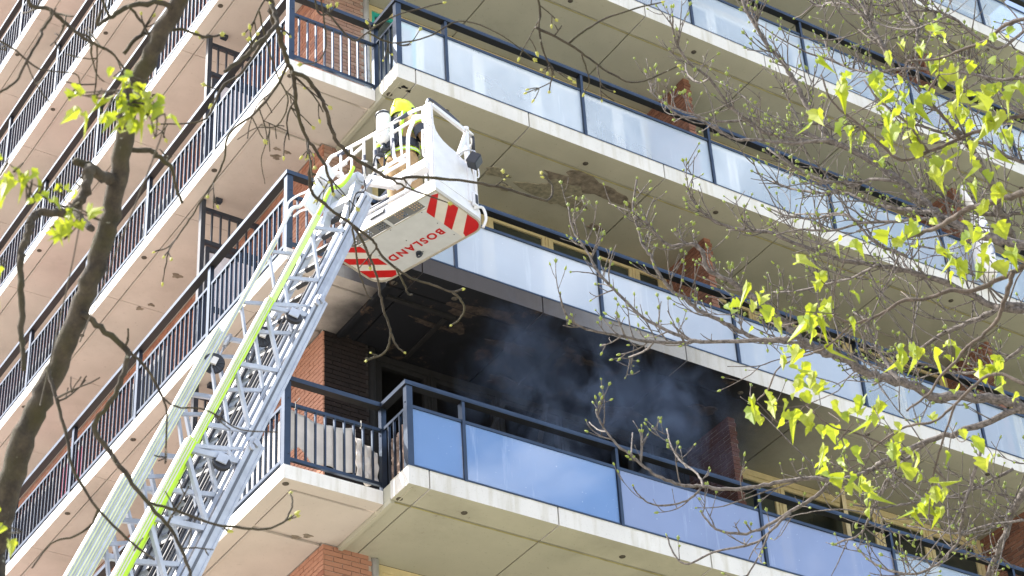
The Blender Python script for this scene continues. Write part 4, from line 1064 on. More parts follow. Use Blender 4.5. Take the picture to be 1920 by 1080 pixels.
sag = lambda a, d, n: (lambda t: a-d*abs(math.sin(math.pi*n*t)))
sheet('balcony_screen', (.082, .04, 0), (0, 1, 0), (1, 0, 0), 1.95, sag(.735, .06, 3), (lambda t: .085+.05*abs(math.sin(7*t))), 'canvas', 'cream canvas strip tied behind the gallery railing beside the ladder', 31, .012)
sheet('balcony_screen', (.085, .080, 0), (1, 0, 0), (0, 1, 0), .80, (lambda t: .765-.035*t-.075*abs(math.sin(3.3*t))), (lambda t: .13+.13*math.exp(-((t-.14)/.13)**2)+.045*abs(math.sin(8*t))), 'canvas', 'cream canvas with a curled lower hem tied behind the short front railing', 32, .014)
sheet('balcony_screen', (.90, .085, 0), (1, 0, 0), (0, 1, 0), .27, (lambda t: .64-.12*t), (lambda t: .10+.03*math.sin(9*t)), 'canvas', 'creased end of the cream canvas slumped at the inner post of the railing', 33, .01, 30, 20, .010)
sheet('balcony_screen', (A_+.085, -.04, 0), (0, -1, 0), (1, 0, 0), .40, (lambda t: .60+.12*t), (lambda t: .06+.03*math.sin(7*t)), 'canvas_brown', 'crumpled smoke-browned canvas in the return of the railing', 34, .01, 30, 22, .016)
# cable ties holding the canvas
for (x, y, z, v) in ((.14, .03, .80, 0), (.93, .03, .80, 1)):
    t = MB(); t.tube([(x+.022*math.cos(a)*.5, y+.03*math.cos(a), z-.03+.045*math.sin(a)) for a in np.linspace(.4, 6.2, 12)], .0035, 6)
    if v == 0: t.tube([(x, y-.03, z), (x+.03, y-.05, z+.05)], .003, 5)
    tag(t.build('cable_tie', 'tape_white'), ['white cable tie on the rail by the corner post', 'white cable tie on the rail near the inner post'][v], 'cable tie', 'cable ties on the canvas')

# white ornament hung on the upper balcony
t = MB(); c = np.array([10.50, -.70, 5.62])
t.lathe(c, (.06, 0, 1), [(0, .03), (.03, .10), (.12, .145), (.35, .155), (.62, .150), (.85, .135), (1.0, .125), (1.08, .10), (1.11, .05)], 22)
orn = t.build('garden_ornament', 'ceramic'); tag(orn, 'white vase-like ornament with thin blue drawing on the far upper balcony behind leaves', 'ornament')
t = MB(); t.tube(smoothline([c+np.array([.06, 0, 1.08]), c+np.array([.02, -.02, 1.25]), c+np.array([-.12, -.02, 1.42]), c+np.array([-.10, 0, 1.60])], 5), [.09]*5+[.07]*5+[.05]*6, 12); W(t.build('neck', 'ceramic'), orn, (0, 0, 0))
t = MB(); t.tube(smoothline([c+np.array([-.03, -.165, .45]), c+np.array([.02, -.17, .52]), c+np.array([.08, -.155, .48]), c+np.array([.05, -.165, .38]), c+np.array([-.01, -.17, .34])], 5), .007, 6); W(t.build('blue_drawing', 'blue_line'), orn, (0, 0, 0))
t = MB(); t.tube(smoothline([c+np.array([-.02, -.155, .80]), c+np.array([.05, -.16, .90]), c+np.array([.11, -.13, .86])], 5), .007, 6); W(t.build('blue_drawing', 'blue_line'), orn, (0, 0, 0))

# ------------------------------------------------------------------ smoke drifting out of the burnt loggia
def smoke_mat():
    m = bpy.data.materials.new('grey blue smoke'); m.use_nodes = True; nt = m.node_tree
    nt.nodes.remove(nt.nodes['Principled BSDF']); out = nt.nodes['Material Output']
    v = nt.nodes.new('ShaderNodeVolumePrincipled'); p = pos(nt); X = xyz(nt, p)
    mp = nt.nodes.new('ShaderNodeMapping'); mp.inputs['Rotation'].default_value = (.3, .5, .2); mp.inputs['Scale'].default_value = (1.0, 1.0, .62); nt.links.new(p, mp.inputs[0])
    nz = add(nt, 'ShaderNodeTexNoise', Scale=2.2, Detail=7, Roughness=.58, Distortion=.9); nt.links.new(mp.outputs[0], nz.inputs['Vector'])
    d = math_(nt, 'SUBTRACT', nz.outputs['Fac'], .485, clamp=True)
    fx = math_(nt, 'MULTIPLY', smooth(nt, X[0], 2.1, 3.2), math_(nt, 'SUBTRACT', 1.0, smooth(nt, X[0], 4.9, 6.1)))
    fy = math_(nt, 'MULTIPLY', smooth(nt, X[1], -.95, -.45), math_(nt, 'SUBTRACT', 1.0, smooth(nt, X[1], .3, .9)))
    fz = math_(nt, 'MULTIPLY', smooth(nt, X[2], .7, 1.5), math_(nt, 'SUBTRACT', 1.0, smooth(nt, X[2], 2.45, 2.95)))
    d = math_(nt, 'MULTIPLY', math_(nt, 'MULTIPLY', d, fx), math_(nt, 'MULTIPLY', fy, fz))
    d = math_(nt, 'MULTIPLY', d, 6.2)
    nt.links.new(d, v.inputs['Density']); v.inputs['Color'].default_value = (.55, .68, .93, 1); v.inputs['Anisotropy'].default_value = .1
    nt.links.new(v.outputs[0], out.inputs['Volume']); return m
m = MB(); m.box(2.0, 6.2, -1.0, 1.0, .6, 3.2)
tag(m.build('smoke', smoke_mat()), 'thin blue-grey smoke drifting out of the burnt loggia', 'smoke', kind='stuff')

# ------------------------------------------------------------------ trees
def leaf_mesh(curl, fold, seed):
    rl = random.Random(seed)
    half = [(0.0, .03), (-.08, .16), (-.05, .30), (.04, .44), (.14, .50), (.22, .45), (.30, .42), (.42, .50), (.54, .53), (.60, .42), (.66, .31), (.78, .25), (.90, .12), (1.05, 0)]
    half = [(x, y*rl.uniform(.88, 1.1)) for x, y in half]
    v, f = [], []
    nmid = 5; mid = [(1.0*i/nmid, 0) for i in range(nmid+1)]
    def lift(x, y): return fold*abs(y)+.08*math.sin(4*x+3*y)-curl*x*x
    v = [(0, 0, 0)]
    top = [(x, y) for x, y in half]; bot = [(x, -y) for x, y in half]
    c = (.34, 0)
    v = [(c[0], 0, lift(*c)-.03)]
    ring = top+bot[::-1][1:]
    for x, y in ring: v.append((x, y, lift(x, y)))
    n = len(ring)
    for i in range(n): f.append((0, 1+i, 1+(i+1) % n))
    me = bpy.data.meshes.new('leaf'); me.from_pydata(v, [], f); me.materials.append(MT['leaf']); me.update(); return me
LEAVES = [leaf_mesh(.12, .25, 1), leaf_mesh(.45, .55, 2), leaf_mesh(-.2, .9, 3), leaf_mesh(.8, .35, 4)]
class Tree:
    def __init__(s, label, barkm, seed):
        s.rr = random.Random(seed); s.bark = barkm; s.label = label; s.root = None; s.lines = []; s.buds = []; s.nleaf = 0
    def trunk(s, base, pts, radii):
        s.org = Vector(base); s.root = empty('tree', tuple(base)); tag(s.root, s.label, 'tree')
        P = smoothline(pts, 6); n = len(P)
        rad = np.interp(np.linspace(0, 1, n), np.linspace(0, 1, len(radii)), radii)
        P = [p+np.array([s.rr.gauss(0, .12)*r, s.rr.gauss(0, .12)*r, 0]) for p, r in zip(P, rad)]
        m = MB(); m.tube(P, [r*(1+s.rr.uniform(-.05, .06)) for r in rad], 16); W(m.build('trunk', s.bark), s.root, s.org)
        s.lines.append(P)
    def limb(s, px, d0, d1, r0, r1, twig=0.0, tl=(.15, .45), bud=True, extra=None, rec=1, upb=.55):
        """a limb through picture points at its own distance (metres); r in picture pixels"""
        n0 = len(px); P3 = [at(x, y, d0+(d1-d0)*i/max(1, n0-1)) for i, (x, y) in enumerate(px)]
        if extra is not None: P3 = [np.asarray(extra, float)]+P3; 
        P = smoothline(P3, 5); n = len(P)
        ra, rb_ = r0*d0/FPX, r1*d1/FPX
        rad = [ra+(rb_-ra)*i/(n-1) for i in range(n)]
        J = [p+np.array([s.rr.gauss(0, .25)*r, s.rr.gauss(0, .25)*r, s.rr.gauss(0, .25)*r]) for p, r in zip(P, rad)]
        m = MB(); m.tube(J, [r*s.rr.uniform(.9, 1.14) for r in rad], 7)
        if twig > 0:
            L = sum(np.linalg.norm(J[i+1]-J[i]) for i in range(n-1)); cnt = int(L*twig)
            for q in range(cnt):
                t = s.rr.uniform(.08, .98)*(n-1); i = int(t); b = J[i]+(J[min(i+1, n-1)]-J[i])*(t-i)
                tan = J[min(i+1, n-1)]-J[max(i-1, 0)]; tan /= np.linalg.norm(tan)
                s.twig(m, b, tan, s.rr.uniform(*tl), min(rad[i]*.65, .0068), rec, bud, upb)
            if bud: s.buds.append((J[-1], J[-1]-J[-2]))
        o = W(m.build('branch', s.bark), s.root, s.org); s.lines.append(J); return o
    def twig(s, m, b, tan, L, r, rec, bud, upb=.55):
        rr = s.rr
        side = np.array([rr.gauss(0, 1), rr.gauss(0, 1), rr.gauss(0, 1)]); side -= tan*(side@tan); side /= np.linalg.norm(side)
        d = tan*rr.uniform(.2, .9)+side*.75+CU*upb*rr.uniform(0, 1); d /= np.linalg.norm(d)
        n = max(4, int(L/.05)); P = [b]; cur = CU*rr.uniform(.0, .16)*upb*2+np.array([rr.gauss(0, .06), rr.gauss(0, .06), rr.gauss(0, .06)])
        for i in range(n):
            d = d+cur/ max(1, n/6)+np.array([rr.gauss(0, .07), rr.gauss(0, .07), rr.gauss(0, .07)]); d /= np.linalg.norm(d); P.append(P[-1]+d*L/n)
        m.tube(P, [max(r*(1-.5*i/n), .0030)*rr.uniform(.85, 1.2) for i in range(n+1)], 5)
        if rec > 0:
            for q in range(rr.randint(1, 3)):
                i = rr.randint(1, n-1); s.twig(m, P[i], d, L*rr.uniform(.3, .6), max(r*.65, .0018), rec-1, bud, upb)
        if bud and rr.random() < .75: s.buds.append((P[-1], d))
    def cluster(s, px, py, dist, n, size, stem=True):
        c = at(px, py, dist)
        if stem:
            best = None
            for l in s.lines:
                A = np.array(l); dd = np.linalg.norm(A-c, axis=1); i = int(dd.argmin())
                if best is None or dd[i] < best[0]: best = (dd[i], A[i])
            a = best[1]; mid = (a+c)/2+np.array([s.rr.gauss(0, .05), s.rr.gauss(0, .05), -.03-.03*best[0]])
            m = MB(); m.tube(smoothline([a, mid, c+EZ*.02], 5), .0028, 5); W(m.build('twig', s.bark), s.root, s.org)
        for q in range(n):
            if s.nleaf >= 298: return
            s.nleaf += 1; rr = s.rr
            o = link('leaf', rr.choice(LEAVES)); o.parent = s.root; o.matrix_parent_inverse = Matrix.Translation(-s.org)
            sz = size*rr.uniform(.6, 1.15)
            p = c+np.array([rr.gauss(0, .6), rr.gauss(0, .6), rr.gauss(0, .7)-.2])*size
            o.location = p; o.scale = (sz, sz*rr.uniform(.45, 1), sz*rr.uniform(.8, 2.2))
            o.rotation_euler = (rr.uniform(-1.0, 1.0), rr.uniform(.2, 1.5), rr.uniform(0, 6.28))
    def finish_buds(s, size):
        m = MB()
        for p, d in s.buds:
            d = d/np.linalg.norm(d); k = size*s.rr.uniform(.6, 1.15)
            m.lathe(p-d*k*.1, d, [(0, .10*k), (.22*k, .26*k), (.55*k, .24*k), (.85*k, .12*k), (k, .02*k)], 6)
            if s.rr.random() < .6:
                x = np.cross(d, (.3, .5, .8)); x /= np.linalg.norm(x)
                for sg in (1, -1):
                    e = d+x*sg*.6; e /= np.linalg.norm(e); m.lathe(p, e, [(0, .06*k), (.3*k, .16*k), (.75*k, .02*k)], 5)
        o = W(m.build('buds', 'bud'), s.root, s.org); tag(o, kind='stuff')

# --- tree whose trunk leans across the left of the view
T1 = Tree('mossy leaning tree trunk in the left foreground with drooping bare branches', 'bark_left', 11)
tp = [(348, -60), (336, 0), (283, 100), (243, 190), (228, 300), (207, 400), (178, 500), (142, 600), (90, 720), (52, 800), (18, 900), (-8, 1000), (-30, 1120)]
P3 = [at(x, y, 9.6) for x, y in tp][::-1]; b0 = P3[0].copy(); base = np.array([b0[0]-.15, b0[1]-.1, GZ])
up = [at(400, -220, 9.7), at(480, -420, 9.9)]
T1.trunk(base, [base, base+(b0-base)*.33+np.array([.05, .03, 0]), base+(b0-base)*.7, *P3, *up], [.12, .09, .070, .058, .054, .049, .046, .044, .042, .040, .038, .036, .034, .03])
T1.limb([(222, 345), (190, 329), (160, 309), (141, 306)], 9.6, 9.4, 13, 6, 0)
T1.limb([(172, 316), (164, 325), (162, 351), (151, 378), (133, 395), (100, 400), (67, 401), (58, 418), (49, 451), (38, 478), (38, 524), (40, 580), (39, 631), (42, 658), (44, 693)], 9.4, 8.9, 10, 4.5, 2.2, (.06, .2), False)
T1.limb([(133, 395), (150, 410), (172, 428)], 9.2, 9.0, 8, 6, 0)
T1.limb([(236, 282), (282, 282), (295, 293), (320, 313), (327, 335), (333, 360), (342, 380)], 9.6, 9.8, 5.5, 2.5, 3, (.06, .16), False)
T1.limb([(132, 597), (155, 589), (187, 615), (238, 658), (232, 700), (211, 749), (175, 800), (200, 838), (242, 897), (275, 942), (319, 992), (350, 1053), (362, 1100)], 9.6, 9.2, 6.5, 3, 3, (.1, .3), False)
T1.limb([(238, 658), (270, 685), (300, 735), (312, 775), (310, 870)], 9.5, 9.6, 3.2, 1.6, 2.5, (.08, .25), False)
T1.limb([(305, 745), (330, 762), (390, 770), (450, 805), (520, 810)], 9.5, 9.8, 2.0, 1.2, 2, (.05, .15), False)
T1.limb([(275, 942), (325, 955), (390, 980), (454, 990), (500, 992), (535, 975), (548, 945), (545, 925)], 9.3, 9.7, 3.0, 1.6, 2.5, (.05, .2), True)
T1.limb([(90, 690), (98, 720), (110, 760), (125, 820), (140, 885), (185, 955), (250, 1020), (290, 1050)], 9.5, 9.1, 4.0, 2.0, 3, (.08, .28), False)
T1.limb([(185, 955), (170, 985), (140, 1005), (95, 1020), (60, 1065)], 9.2, 9.2, 2.6, 1.5, 2.5, (.08, .2), False)
T1.limb([(330, 20), (300, 5), (240, 12), (204, 33), (183, 46), (190, 20)], 9.6, 9.3, 6, 3, 2, (.1, .2), False)
T1.limb([(60, -20), (95, 18), (124, 44), (144, 60), (169, 78), (191, 89), (211, 100), (226, 120), (242, 142)], 8.8, 9.2, 4.2, 1.8, 5, (.08, .25), False, extra=at(250, -260, 9.5))
T1.limb([(95, 18), (96, 34), (80, 55), (75, 73), (51, 111), (29, 153), (0, 172), (-20, 190)], 8.8, 8.6, 3.0, 2.0, 4, (.08, .2), False)
T1.limb([(144, 60), (170, 72), (172, 105), (182, 140), (196, 153)], 9.0, 9.1, 2.4, 1.0, 4, (.05, .15), False)
T1.limb([(-10, 70), (30, 95), (75, 130), (140, 138), (150, 158)], 9.0, 9.0, 2.2, 1.0, 3, (.06, .15), False)
T1.limb([(232, 100), (262, 66), (290, 62), (340, 55), (380, 68), (412, 66)], 9.6, 9.8, 4, 2.0, 5, (.06, .2), True)
T1.limb([(240, 10), (268, 45), (282, 70)], 9.4, 9.5, 3, 2, 2, (.1, .2), False)
# the long bough that hangs down over the cage
T1.limb([(500, -40), (507, 0), (512, 33), (523, 67), (532, 97), (542, 122), (548, 138), (552, 167), (556, 200), (570, 250), (590, 280), (610, 312), (625, 360)], 11.2, 11.8, 6.5, 2.6, 3.0, (.08, .35), True, extra=at(470, -400, 9.9), upb=-.4)
T1.limb([(548, 136), (566, 142), (582, 155), (605, 190), (620, 240), (635, 270), (670, 300), (705, 320), (735, 335), (780, 332), (830, 335), (905, 345), (960, 357), (1015, 375), (1032, 371), (1036, 350), (1017, 325)], 11.4, 12.2, 4.2, 2.0, 1.6, (.06, .25), True, upb=-.3)
T1.limb([(725, 330), (760, 350), (800, 366), (840, 380)], 11.7, 11.9, 2.4, 1.2, 2, (.08, .2), True)
T1.limb([(582, 300), (583, 357), (609, 382), (640, 407), (673, 430), (702, 455), (713, 476), (742, 503), (773, 522), (811, 534), (848, 547), (866, 542)], 11.6, 12.0, 3.2, 1.8, 2.0, (.06, .22), True, upb=-.2)
T1.limb([(742, 503), (757, 532), (766, 551), (773, 552)], 11.8, 11.9, 2, 1.4, 0)
T1.limb([(848, 547), (862, 560), (871, 580), (860, 600), (847, 609)], 12.0, 12.0, 2.2, 1.4, 2, (.04, .1), True)
T1.limb([(640, 407), (663, 425), (686, 465), (707, 517), (714, 560), (722, 590), (732, 617), (730, 642), (720, 662), (688, 675)], 11.7, 12.0, 2.6, 1.8, 3, (.04, .12), True, upb=-.2)
T1.limb([(732, 622), (745, 650), (757, 660)], 11.9, 11.9, 2, 1.4, 2, (.04, .1), True)
T1.limb([(660, 420), (664, 450), (673, 507), (688, 551), (695, 560)], 11.7, 11.8, 2.2, 1.3, 2, (.05, .1), False)
T1.limb([(420, 135), (455, 110), (480, 85), (505, 62), (520, 40), (508, 10)], 10.6, 11.0, 3.8, 4.6, 3, (.1, .3), True, upb=-.2)
T1.limb([(495, 75), (455, 135), (420, 160), (395, 210), (382, 225), (345, 232), (300, 233)], 10.8, 10.6, 3.2, 1.2, 4, (.06, .25), True, upb=-.3)
T1.limb([(540, 120), (520, 160), (480, 210), (430, 250), (420, 300), (398, 345), (375, 380), (350, 420), (320, 460), (290, 472)], 10.9, 10.8, 2.6, 1.3, 3, (.06, .3), True, upb=-.3)
T1.limb([(320, 460), (312, 490), (305, 530)], 10.8, 10.8, 1.6, 1.0, 2, (.04, .1), True)
T1.limb([(485, 20), (500, 80), (520, 140), (540, 190), (520, 235), (480, 240), (445, 262)], 11.0, 11.2, 1.8, .9, 3, (.06, .25), False, upb=-.4)
T1.limb([(485, 200), (500, 255), (490, 300), (497, 345)], 11.2, 11.2, 1.3, .7, 3, (.04, .15), False, upb=-.4)
T1.limb([(590, 0), (620, 30), (660, 75), (690, 60), (740, 30), (830, 5)], 11.5, 11.8, 2.2, 1.3, 2, (.06, .2), True, extra=at(560, -300, 10.4))
T1.limb([(600, -10), (608, 40), (612, 80), (604, 105), (590, 118), (566, 120)], 11.5, 11.6, 1.6, 1.0, 2, (.05, .15), True)
T1.limb([(690, 62), (735, 80), (800, 70), (860, 40), (930, 60), (1000, 110)], 11.8, 12.2, 1.8, 1.0, 2, (.06, .25), True)
T1.limb([(1005, -20), (1010, 50), (1020, 100), (1035, 135), (1030, 170)], 12.0, 12.2, 2.6, 1.2, 4, (.05, .25), True, extra=at(900, -400, 11.0), upb=-.4)
T1.limb([(1003, 50), (1065, 82), (1105, 110), (1150, 140), (1195, 155), (1270, 125)], 12.0, 12.4, 2.6, 1.4, 2.5, (.05, .25), True)
T1.limb([(1065, 82), (1100, 55), (1135, 35), (1195, 15), (1240, 5)], 12.1, 12.4, 2.6, 1.2, 2, (.05, .2), True)
T1.limb([(1090, 100), (1105, 150), (1095, 175)], 12.1, 12.2, 1.6, .8, 2, (.04, .1), True)
T1.limb([(300, 262), (284, 225), (262, 200), (240, 190), (212, 186), (160, 180), (140, 170)], 7.2, 7.2, 1.6, .8, 0, extra=at(150, 640, 9.4))
T1.limb([(150, 420), (128, 390), (108, 358), (60, 345), (16, 306), (-10, 300)], 7.2, 7.2, 1.6, .8, 0, extra=at(75, 760, 9.4))
T1.limb([(-20, 520), (8, 502), (12, 480)], 7.2, 7.2, 1.2, .8, 0, extra=at(-40, 900, 9.0))
T1.limb([(-30, 1040), (12, 975), (16, 960)], 7.2, 7.2, 1.2, .8, 0, extra=at(-60, 1150, 9.2))
for (x, y, n) in [(238, 150, 4), (222, 178, 4), (262, 200, 5), (284, 192, 4), (240, 222, 5), (212, 188, 3), (160, 182, 3), (150, 165, 3), (248, 178, 4), (232, 200, 4), (295, 222, 3), (190, 175, 2), (110, 358, 4), (125, 388, 4), (146, 415, 4), (104, 342, 2), (130, 425, 3), (42, 315, 3), (16, 306, 3), (48, 352, 3), (60, 345, 2), (35, 330, 2), (8, 502, 3), (12, 975, 3), (16, 1010, 2)]:
    T1.cluster(x, y, 7.2, n, .050)
T1.finish_buds(.030)

# --- budding tree on the right, nearly in focus
T2 = Tree('budding tree with pale grey twigs filling the right of the view', 'bark_bud', 22)
tb0 = at(2130, 900, 18.2); base = np.array([tb0[0]+.1, tb0[1]+.1, GZ])
T2.trunk(base, [base, base+(tb0-base)*.5+np.array([.08, 0, 0]), tb0, at(2120, 600, 18.4), at(2090, 300, 18.6), at(2075, 0, 18.9), at(2060, -300, 19.2)], [.17, .15, .13, .11, .09, .07, .04])
tk = lambda y, d=18.4: at(2110, y, d)
D0, D1 = 18.2, 19
TW, TLn = 10.0, (.10, .40)
L2 = [
 ([(1990, 800), (1920, 765), (1870, 745), (1765, 750-8), (1690, 717), (1640, 702), (1590, 677), (1552, 662), (1527, 650), (1490, 625), (1465, 600), (1440, 572), (1397, 548), (1365, 525), (1327, 505), (1315, 470), (1290, 458), (1252, 460), (1215, 420), (1190, 405)], 13, 2.2, 860, TW),
 ([(1535, 655), (1515, 652), (1470, 640), (1430, 640), (1395, 625), (1350, 600), (1310, 582), (1285, 560), (1260, 545), (1232, 507), (1220, 480), (1205, 457), (1195, 425), (1187, 390), (1194, 337)], 6.0, 2.0, None, TW),
 ([(1500, 632), (1430, 638), (1315, 640), (1277, 630), (1212, 600), (1160, 552), (1122, 510), (1097, 465), (1075, 432), (1065, 387)], 5.0, 1.6, None, TW),
 ([(1315, 640), (1277, 642), (1215, 640), (1175, 632), (1150, 627), (1100, 617), (1065, 595), (1052, 562), (1050, 550)], 4.0, 1.6, None, TW),
 ([(1225, 640), (1217, 652), (1200, 662), (1180, 670)], 2.5, 1.8, None, 4),
 ([(1990, 480), (1890, 457), (1840, 440), (1790, 420), (1760, 400), (1727, 372), (1690, 342), (1660, 317), (1615, 290), (1560, 262), (1532, 222), (1512, 195), (1490, 155), (1472, 120), (1440, 88), (1417, 47), (1395, 10), (1385, -30)], 11, 3.0, 560, TW),
 ([(1575, 268), (1507, 262), (1445, 252), (1420, 240), (1402, 225), (1365, 195), (1330, 147), (1292, 117), (1265, 72), (1261, 30)], 5.0, 1.8, None, TW),
 ([(1540, 262), (1507, 248), (1500, 235), (1540, 232), (1575, 250)], 4.0, 3.0, None, 5),
 ([(1330, 147), (1310, 155), (1290, 140), (1285, 118)], 2.4, 1.5, None, 5),
 ([(1402, 225), (1350, 228), (1300, 215), (1270, 205), (1240, 190), (1218, 170)], 3.0, 1.4, None, TW),
 ([(1560, 262), (1480, 268), (1420, 262), (1370, 258), (1320, 228), (1270, 215), (1240, 185)], 4.0, 1.6, None, TW),
 ([(1980, 600), (1870, 577), (1830, 557), (1765, 527), (1715, 512), (1690, 505), (1645, 496), (1600, 491), (1550, 480), (1477, 450), (1440, 435), (1395, 432), (1350, 420), (1320, 400), (1295, 370), (1290, 360)], 8.0, 1.8, 700, TW),
 ([(1870, 580), (1815, 605), (1760, 630), (1715, 665), (1677, 692), (1640, 720)], 6.0, 2.5, None, TW),
 ([(1645, 496), (1600, 520), (1560, 530), (1500, 545), (1450, 548)], 3.5, 1.8, None, TW),
 ([(1990, 640), (1920, 575), (1870, 577)], 9, 7, 760, 0),
 ([(1980, 760), (1830, 800), (1740, 827), (1685, 852), (1655, 867), (1635, 880), (1597, 895), (1557, 900), (1522, 897), (1472, 902), (1422, 912), (1372, 917), (1317, 912), (1275, 909), (1233, 892), (1208, 875), (1183, 853), (1160, 837), (1137, 810), (1120, 780), (1118, 770)], 7.0, 1.8, 900, 3.2),
 ([(1318, 912), (1308, 890), (1273, 860), (1257, 832), (1250, 805)], 2.6, 1.6, None, 3),
 ([(1315, 914), (1300, 930), (1280, 942), (1240, 948), (1215, 942), (1195, 925), (1187, 912)], 2.6, 1.3, None, 3),
 ([(1183, 853), (1185, 830), (1186, 812)], 1.8, 1.3, None, 0),
 ([(1137, 810), (1120, 805), (1105, 792)], 1.8, 1.2, None, 0),
 ([(1557, 900), (1530, 930), (1480, 960), (1440, 985), (1400, 1000), (1350, 995), (1325, 975), (1315, 960)], 4.5, 1.8, None, 4),
 ([(1480, 960), (1440, 1000), (1410, 1020), (1340, 1035), (1290, 1058), (1265, 1040), (1250, 1005)], 3.2, 1.5, None, 4),
 ([(1960, 860), (1920, 925), (1897, 958), (1887, 997), (1870, 1033), (1853, 1085)], 8.5, 6.0, 900, TW),
 ([(1740, 830), (1690, 870), (1663, 900), (1645, 938), (1628, 975), (1610, 1003), (1570, 1018)], 4.0, 2.0, None, TW),
 ([(1840, 840), (1815, 925), (1808, 955), (1803, 983), (1798, 1013), (1783, 1033), (1758, 1058), (1717, 1076), (1675, 1072), (1642, 1058), (1617, 1038), (1603, 1023)], 4.0, 1.8, None, TW),
 ([(1900, 880), (1820, 920), (1760, 935), (1700, 945), (1650, 952), (1600, 948)], 3.5, 1.8, None, TW),
 ([(1920, 975), (1850, 985), (1800, 1000), (1750, 995), (1700, 985)], 3.0, 1.5, None, TW),
 ([(1980, 160), (1880, 150), (1780, 133), (1700, 128), (1640, 135), (1600, 130), (1560, 110), (1545, 75)], 4.0, 1.8, 400, TW),
 ([(1960, 60), (1870, 90), (1780, 30), (1720, 20), (1650, 30), (1610, 20)], 4.0, 1.5, 300, TW),
 ([(1670, 118), (1650, 80), (1630, 40), (1618, 10), (1600, -10)], 5.0, 3.0, None, TW),
 ([(1675, 125), (1640, 60), (1600, 15), (1560, 5), (1540, 12), (1520, 2)], 4.0, 2.4, None, TW),
 ([(1725, 170), (1718, 100), (1722, 52), (1735, 20), (1738, -10)], 3.6, 2.6, None, TW),
 ([(1718, 50), (1700, 25), (1690, -10)], 3, 2, None, TW),
 ([(1990, 330), (1900, 300), (1850, 270), (1800, 262), (1740, 240), (1690, 232), (1640, 235), (1590, 240)], 5.0, 1.8, 520, TW),
 ([(1980, 260), (1900, 200), (1850, 150), (1790, 95), (1750, 60), (1700, 40)], 5.0, 2.0, 480, TW),
 ([(1830, 292), (1852, 332), (1865, 365), (1875, 395), (1890, 427), (1905, 470)], 7, 9, None, TW),
 ([(1830, 292), (1800, 250), (1770, 220), (1735, 190)], 6.5, 3, None, TW),
 ([(1690, 342), (1640, 335), (1600, 345), (1550, 340), (1510, 325), (1470, 300), (1440, 280)], 4.0, 1.8, None, TW),
 ([(1760, 400), (1700, 392), (1640, 385), (1590, 362), (1540, 362), (1490, 355), (1445, 340)], 4.5, 2.0, None, TW),
 ([(1960, 420), (1870, 405), (1820, 395), (1790, 380), (1755, 360), (1720, 350)], 5.5, 3, 640, TW),
 ([(1780, 430), (1740, 410), (1690, 415), (1620, 418), (1560, 432), (1500, 430), (1455, 440)], 4.0, 1.8, None, TW),
 ([(1700, 480), (1640, 455), (1600, 410), (1570, 400), (1530, 410), (1480, 405), (1440, 390)], 3.4, 1.6, None, TW),
 ([(1920, 650), (1860, 690), (1800, 700), (1760, 690), (1720, 680)], 4, 2, None, TW),
 ([(1690, 717), (1660, 680), (1640, 640), (1620, 600), (1600, 585)], 5, 2, None, TW),
 ([(1640, 702), (1600, 690), (1580, 665), (1550, 640)], 3, 2, None, TW),
]
for i, (px, r0, r1, ty, tw) in enumerate(L2):
    d0 = D0+.5*math.sin(i*2.3); d1 = D0+.6+.6*math.sin(i*1.7)
    T2.limb(px, d0, d1, r0*.86, r1*.95, tw, TLn, True, extra=(tk(ty) if ty is not None else None), rec=1)
main = [l for l in T2.lines[1:]]
for q in range(150):                                   # the fine tangle
    l = T2.rr.choice(main); i = T2.rr.randint(1, len(l)-2); x, y, _ = proj(l[i])
    if x < 1420 or T2.rr.random() > (x-1300)/420: continue
    d = -CR*T2.rr.uniform(.2, 1.0)+CU*T2.rr.uniform(-.55, 1.0)+CF*T2.rr.uniform(-.4, .4); d /= np.linalg.norm(d)
    m = MB(); T2.twig(m, l[i], d, T2.rr.uniform(.5, 1.3), .0078, 2, True, .35); W(m.build('branch', 'bark_bud'), T2.root, T2.org)
T2.finish_buds(.040)

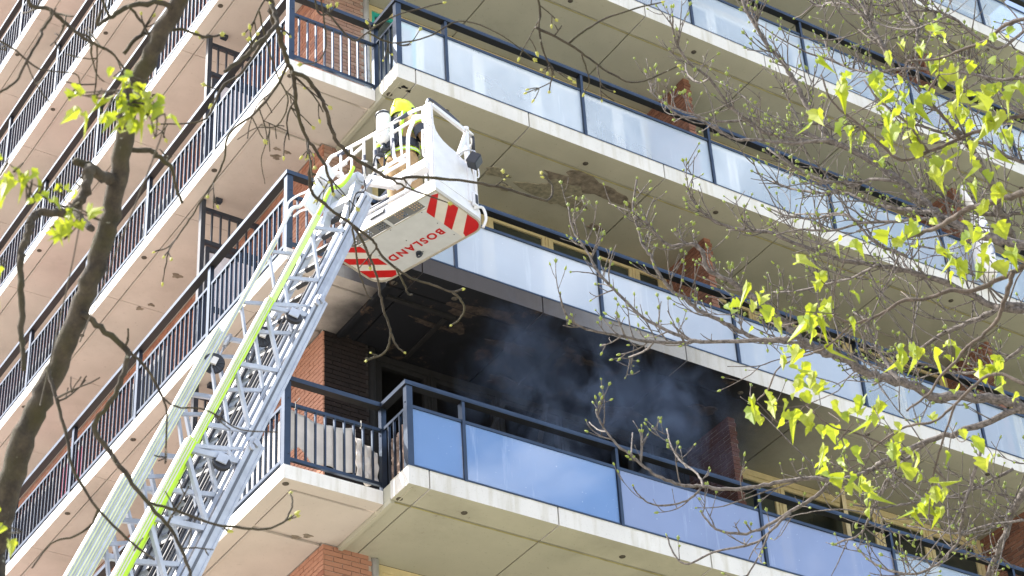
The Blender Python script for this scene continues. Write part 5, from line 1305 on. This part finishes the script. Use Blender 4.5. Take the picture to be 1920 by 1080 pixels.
# --- leafing tree nearer on the right, softly out of focus
T3 = Tree('nearer tree with fresh yellow-green lobed leaves at the right edge', 'bark_leaf', 33)
tb0 = at(2200, 900, 11.2); base = np.array([tb0[0], tb0[1], GZ])
T3.trunk(base, [base, base+(tb0-base)*.5+np.array([-.06, .05, 0]), tb0, at(2190, 500, 11.4), at(2160, 100, 11.6), at(2140, -200, 11.8)], [.13, .11, .10, .085, .06, .03])
tk3 = lambda y: at(2175, y, 11.4)
L3 = [([(1990, 470), (1920, 500), (1890, 515), (1825, 545), (1780, 545), (1740, 560), (1690, 565), (1650, 590), (1600, 605), (1560, 590), (1540, 560)], 6, 2, 500),
      ([(1900, 510), (1885, 560), (1870, 600), (1840, 630), (1810, 655), (1790, 680), (1760, 710), (1740, 740), (1700, 770)], 4.5, 2, None),
      ([(1990, 330), (1920, 362), (1860, 380), (1810, 395), (1760, 425), (1720, 440), (1690, 450)], 8, 3, 420),
      ([(1980, 20), (1920, 35), (1880, 50), (1850, 75), (1800, 95), (1760, 110), (1700, 115)], 5, 2, 180),
      ([(1990, 200), (1920, 215), (1860, 235), (1800, 260), (1740, 285), (1690, 300), (1650, 270), (1600, 225), (1560, 190), (1540, 140)], 5, 1.6, 320),
      ([(1800, 260), (1770, 220), (1740, 180), (1760, 140)], 3.5, 1.6, None),
      ([(1740, 285), (1700, 230), (1650, 190), (1620, 150)], 3, 1.5, None),
      ([(1990, 740), (1920, 720), (1870, 700), (1830, 720), (1790, 760), (1750, 790), (1700, 800), (1650, 830), (1610, 870)], 4, 1.6, 740),
      ([(1600, 605), (1550, 650), (1500, 670), (1460, 690), (1440, 730), (1420, 750)], 2.2, 1.2, None),
      ([(1560, 590), (1510, 600), (1460, 610), (1425, 590)], 2.0, 1.2, None),
      ([(1790, 760), (1770, 820), (1755, 870), (1745, 930), (1742, 965)], 2.4, 1.2, None),
      ([(1650, 830), (1600, 810), (1560, 800), (1510, 760)], 2.0, 1.2, None)]
for i, (px, r0, r1, ty) in enumerate(L3):
    T3.limb(px, 11.4, 11.8+.4*math.sin(i), r0, r1, 1.4, (.08, .3), False, extra=(tk3(ty) if ty is not None else None), rec=0)
for (x, y, n) in [(1560, 118, 3), (1545, 185, 3), (1580, 232, 3), (1610, 150, 4), (1650, 190, 4), (1660, 272, 3), (1690, 90, 3), (1740, 60, 3), (1755, 110, 4), (1772, 145, 3), (1700, 212, 4), (1725, 242, 4), (1800, 200, 4), (1852, 232, 4), (1870, 140, 4), (1900, 222, 4), (1785, 282, 4), (1740, 300, 3),
                  (1690, 160, 4), (1840, 100, 3), (1895, 80, 2), (1815, 165, 3), (1835, 190, 3), (1710, 412, 4), (1700, 445, 3), (1770, 480, 5), (1800, 450, 5), (1832, 470, 4), (1872, 462, 4), (1852, 360, 4), (1870, 340, 3), (1530, 520, 3), (1545, 582, 3), (1600, 455, 2), (1410, 560, 4), (1432, 602, 4), (1470, 640, 3), (1500, 590, 3),
                  (1530, 605, 4), (1512, 668, 3), (1512, 708, 4), (1420, 760, 4), (1450, 765, 5), (1500, 752, 3), (1555, 780, 3), (1600, 800, 3), (1640, 770, 3), (1690, 645, 3), (1682, 670, 3), (1780, 632, 3), (1850, 690, 4), (1872, 692, 3), (1690, 812, 4), (1690, 835, 3), (1820, 825, 3), (1580, 870, 5), (1612, 890, 4), (1622, 912, 4), (1560, 860, 3), (1750, 882, 4), (1742, 925, 4), (1742, 962, 4), (1742, 752, 2),
                  (1660, 230, 3), (1630, 265, 2), (1760, 250, 3), (1820, 300, 3), (1890, 300, 3), (1905, 440, 3), (1610, 60, 1)]:
    T3.cluster(x, y, 11.6+.5*math.sin(x), n+1, .088)
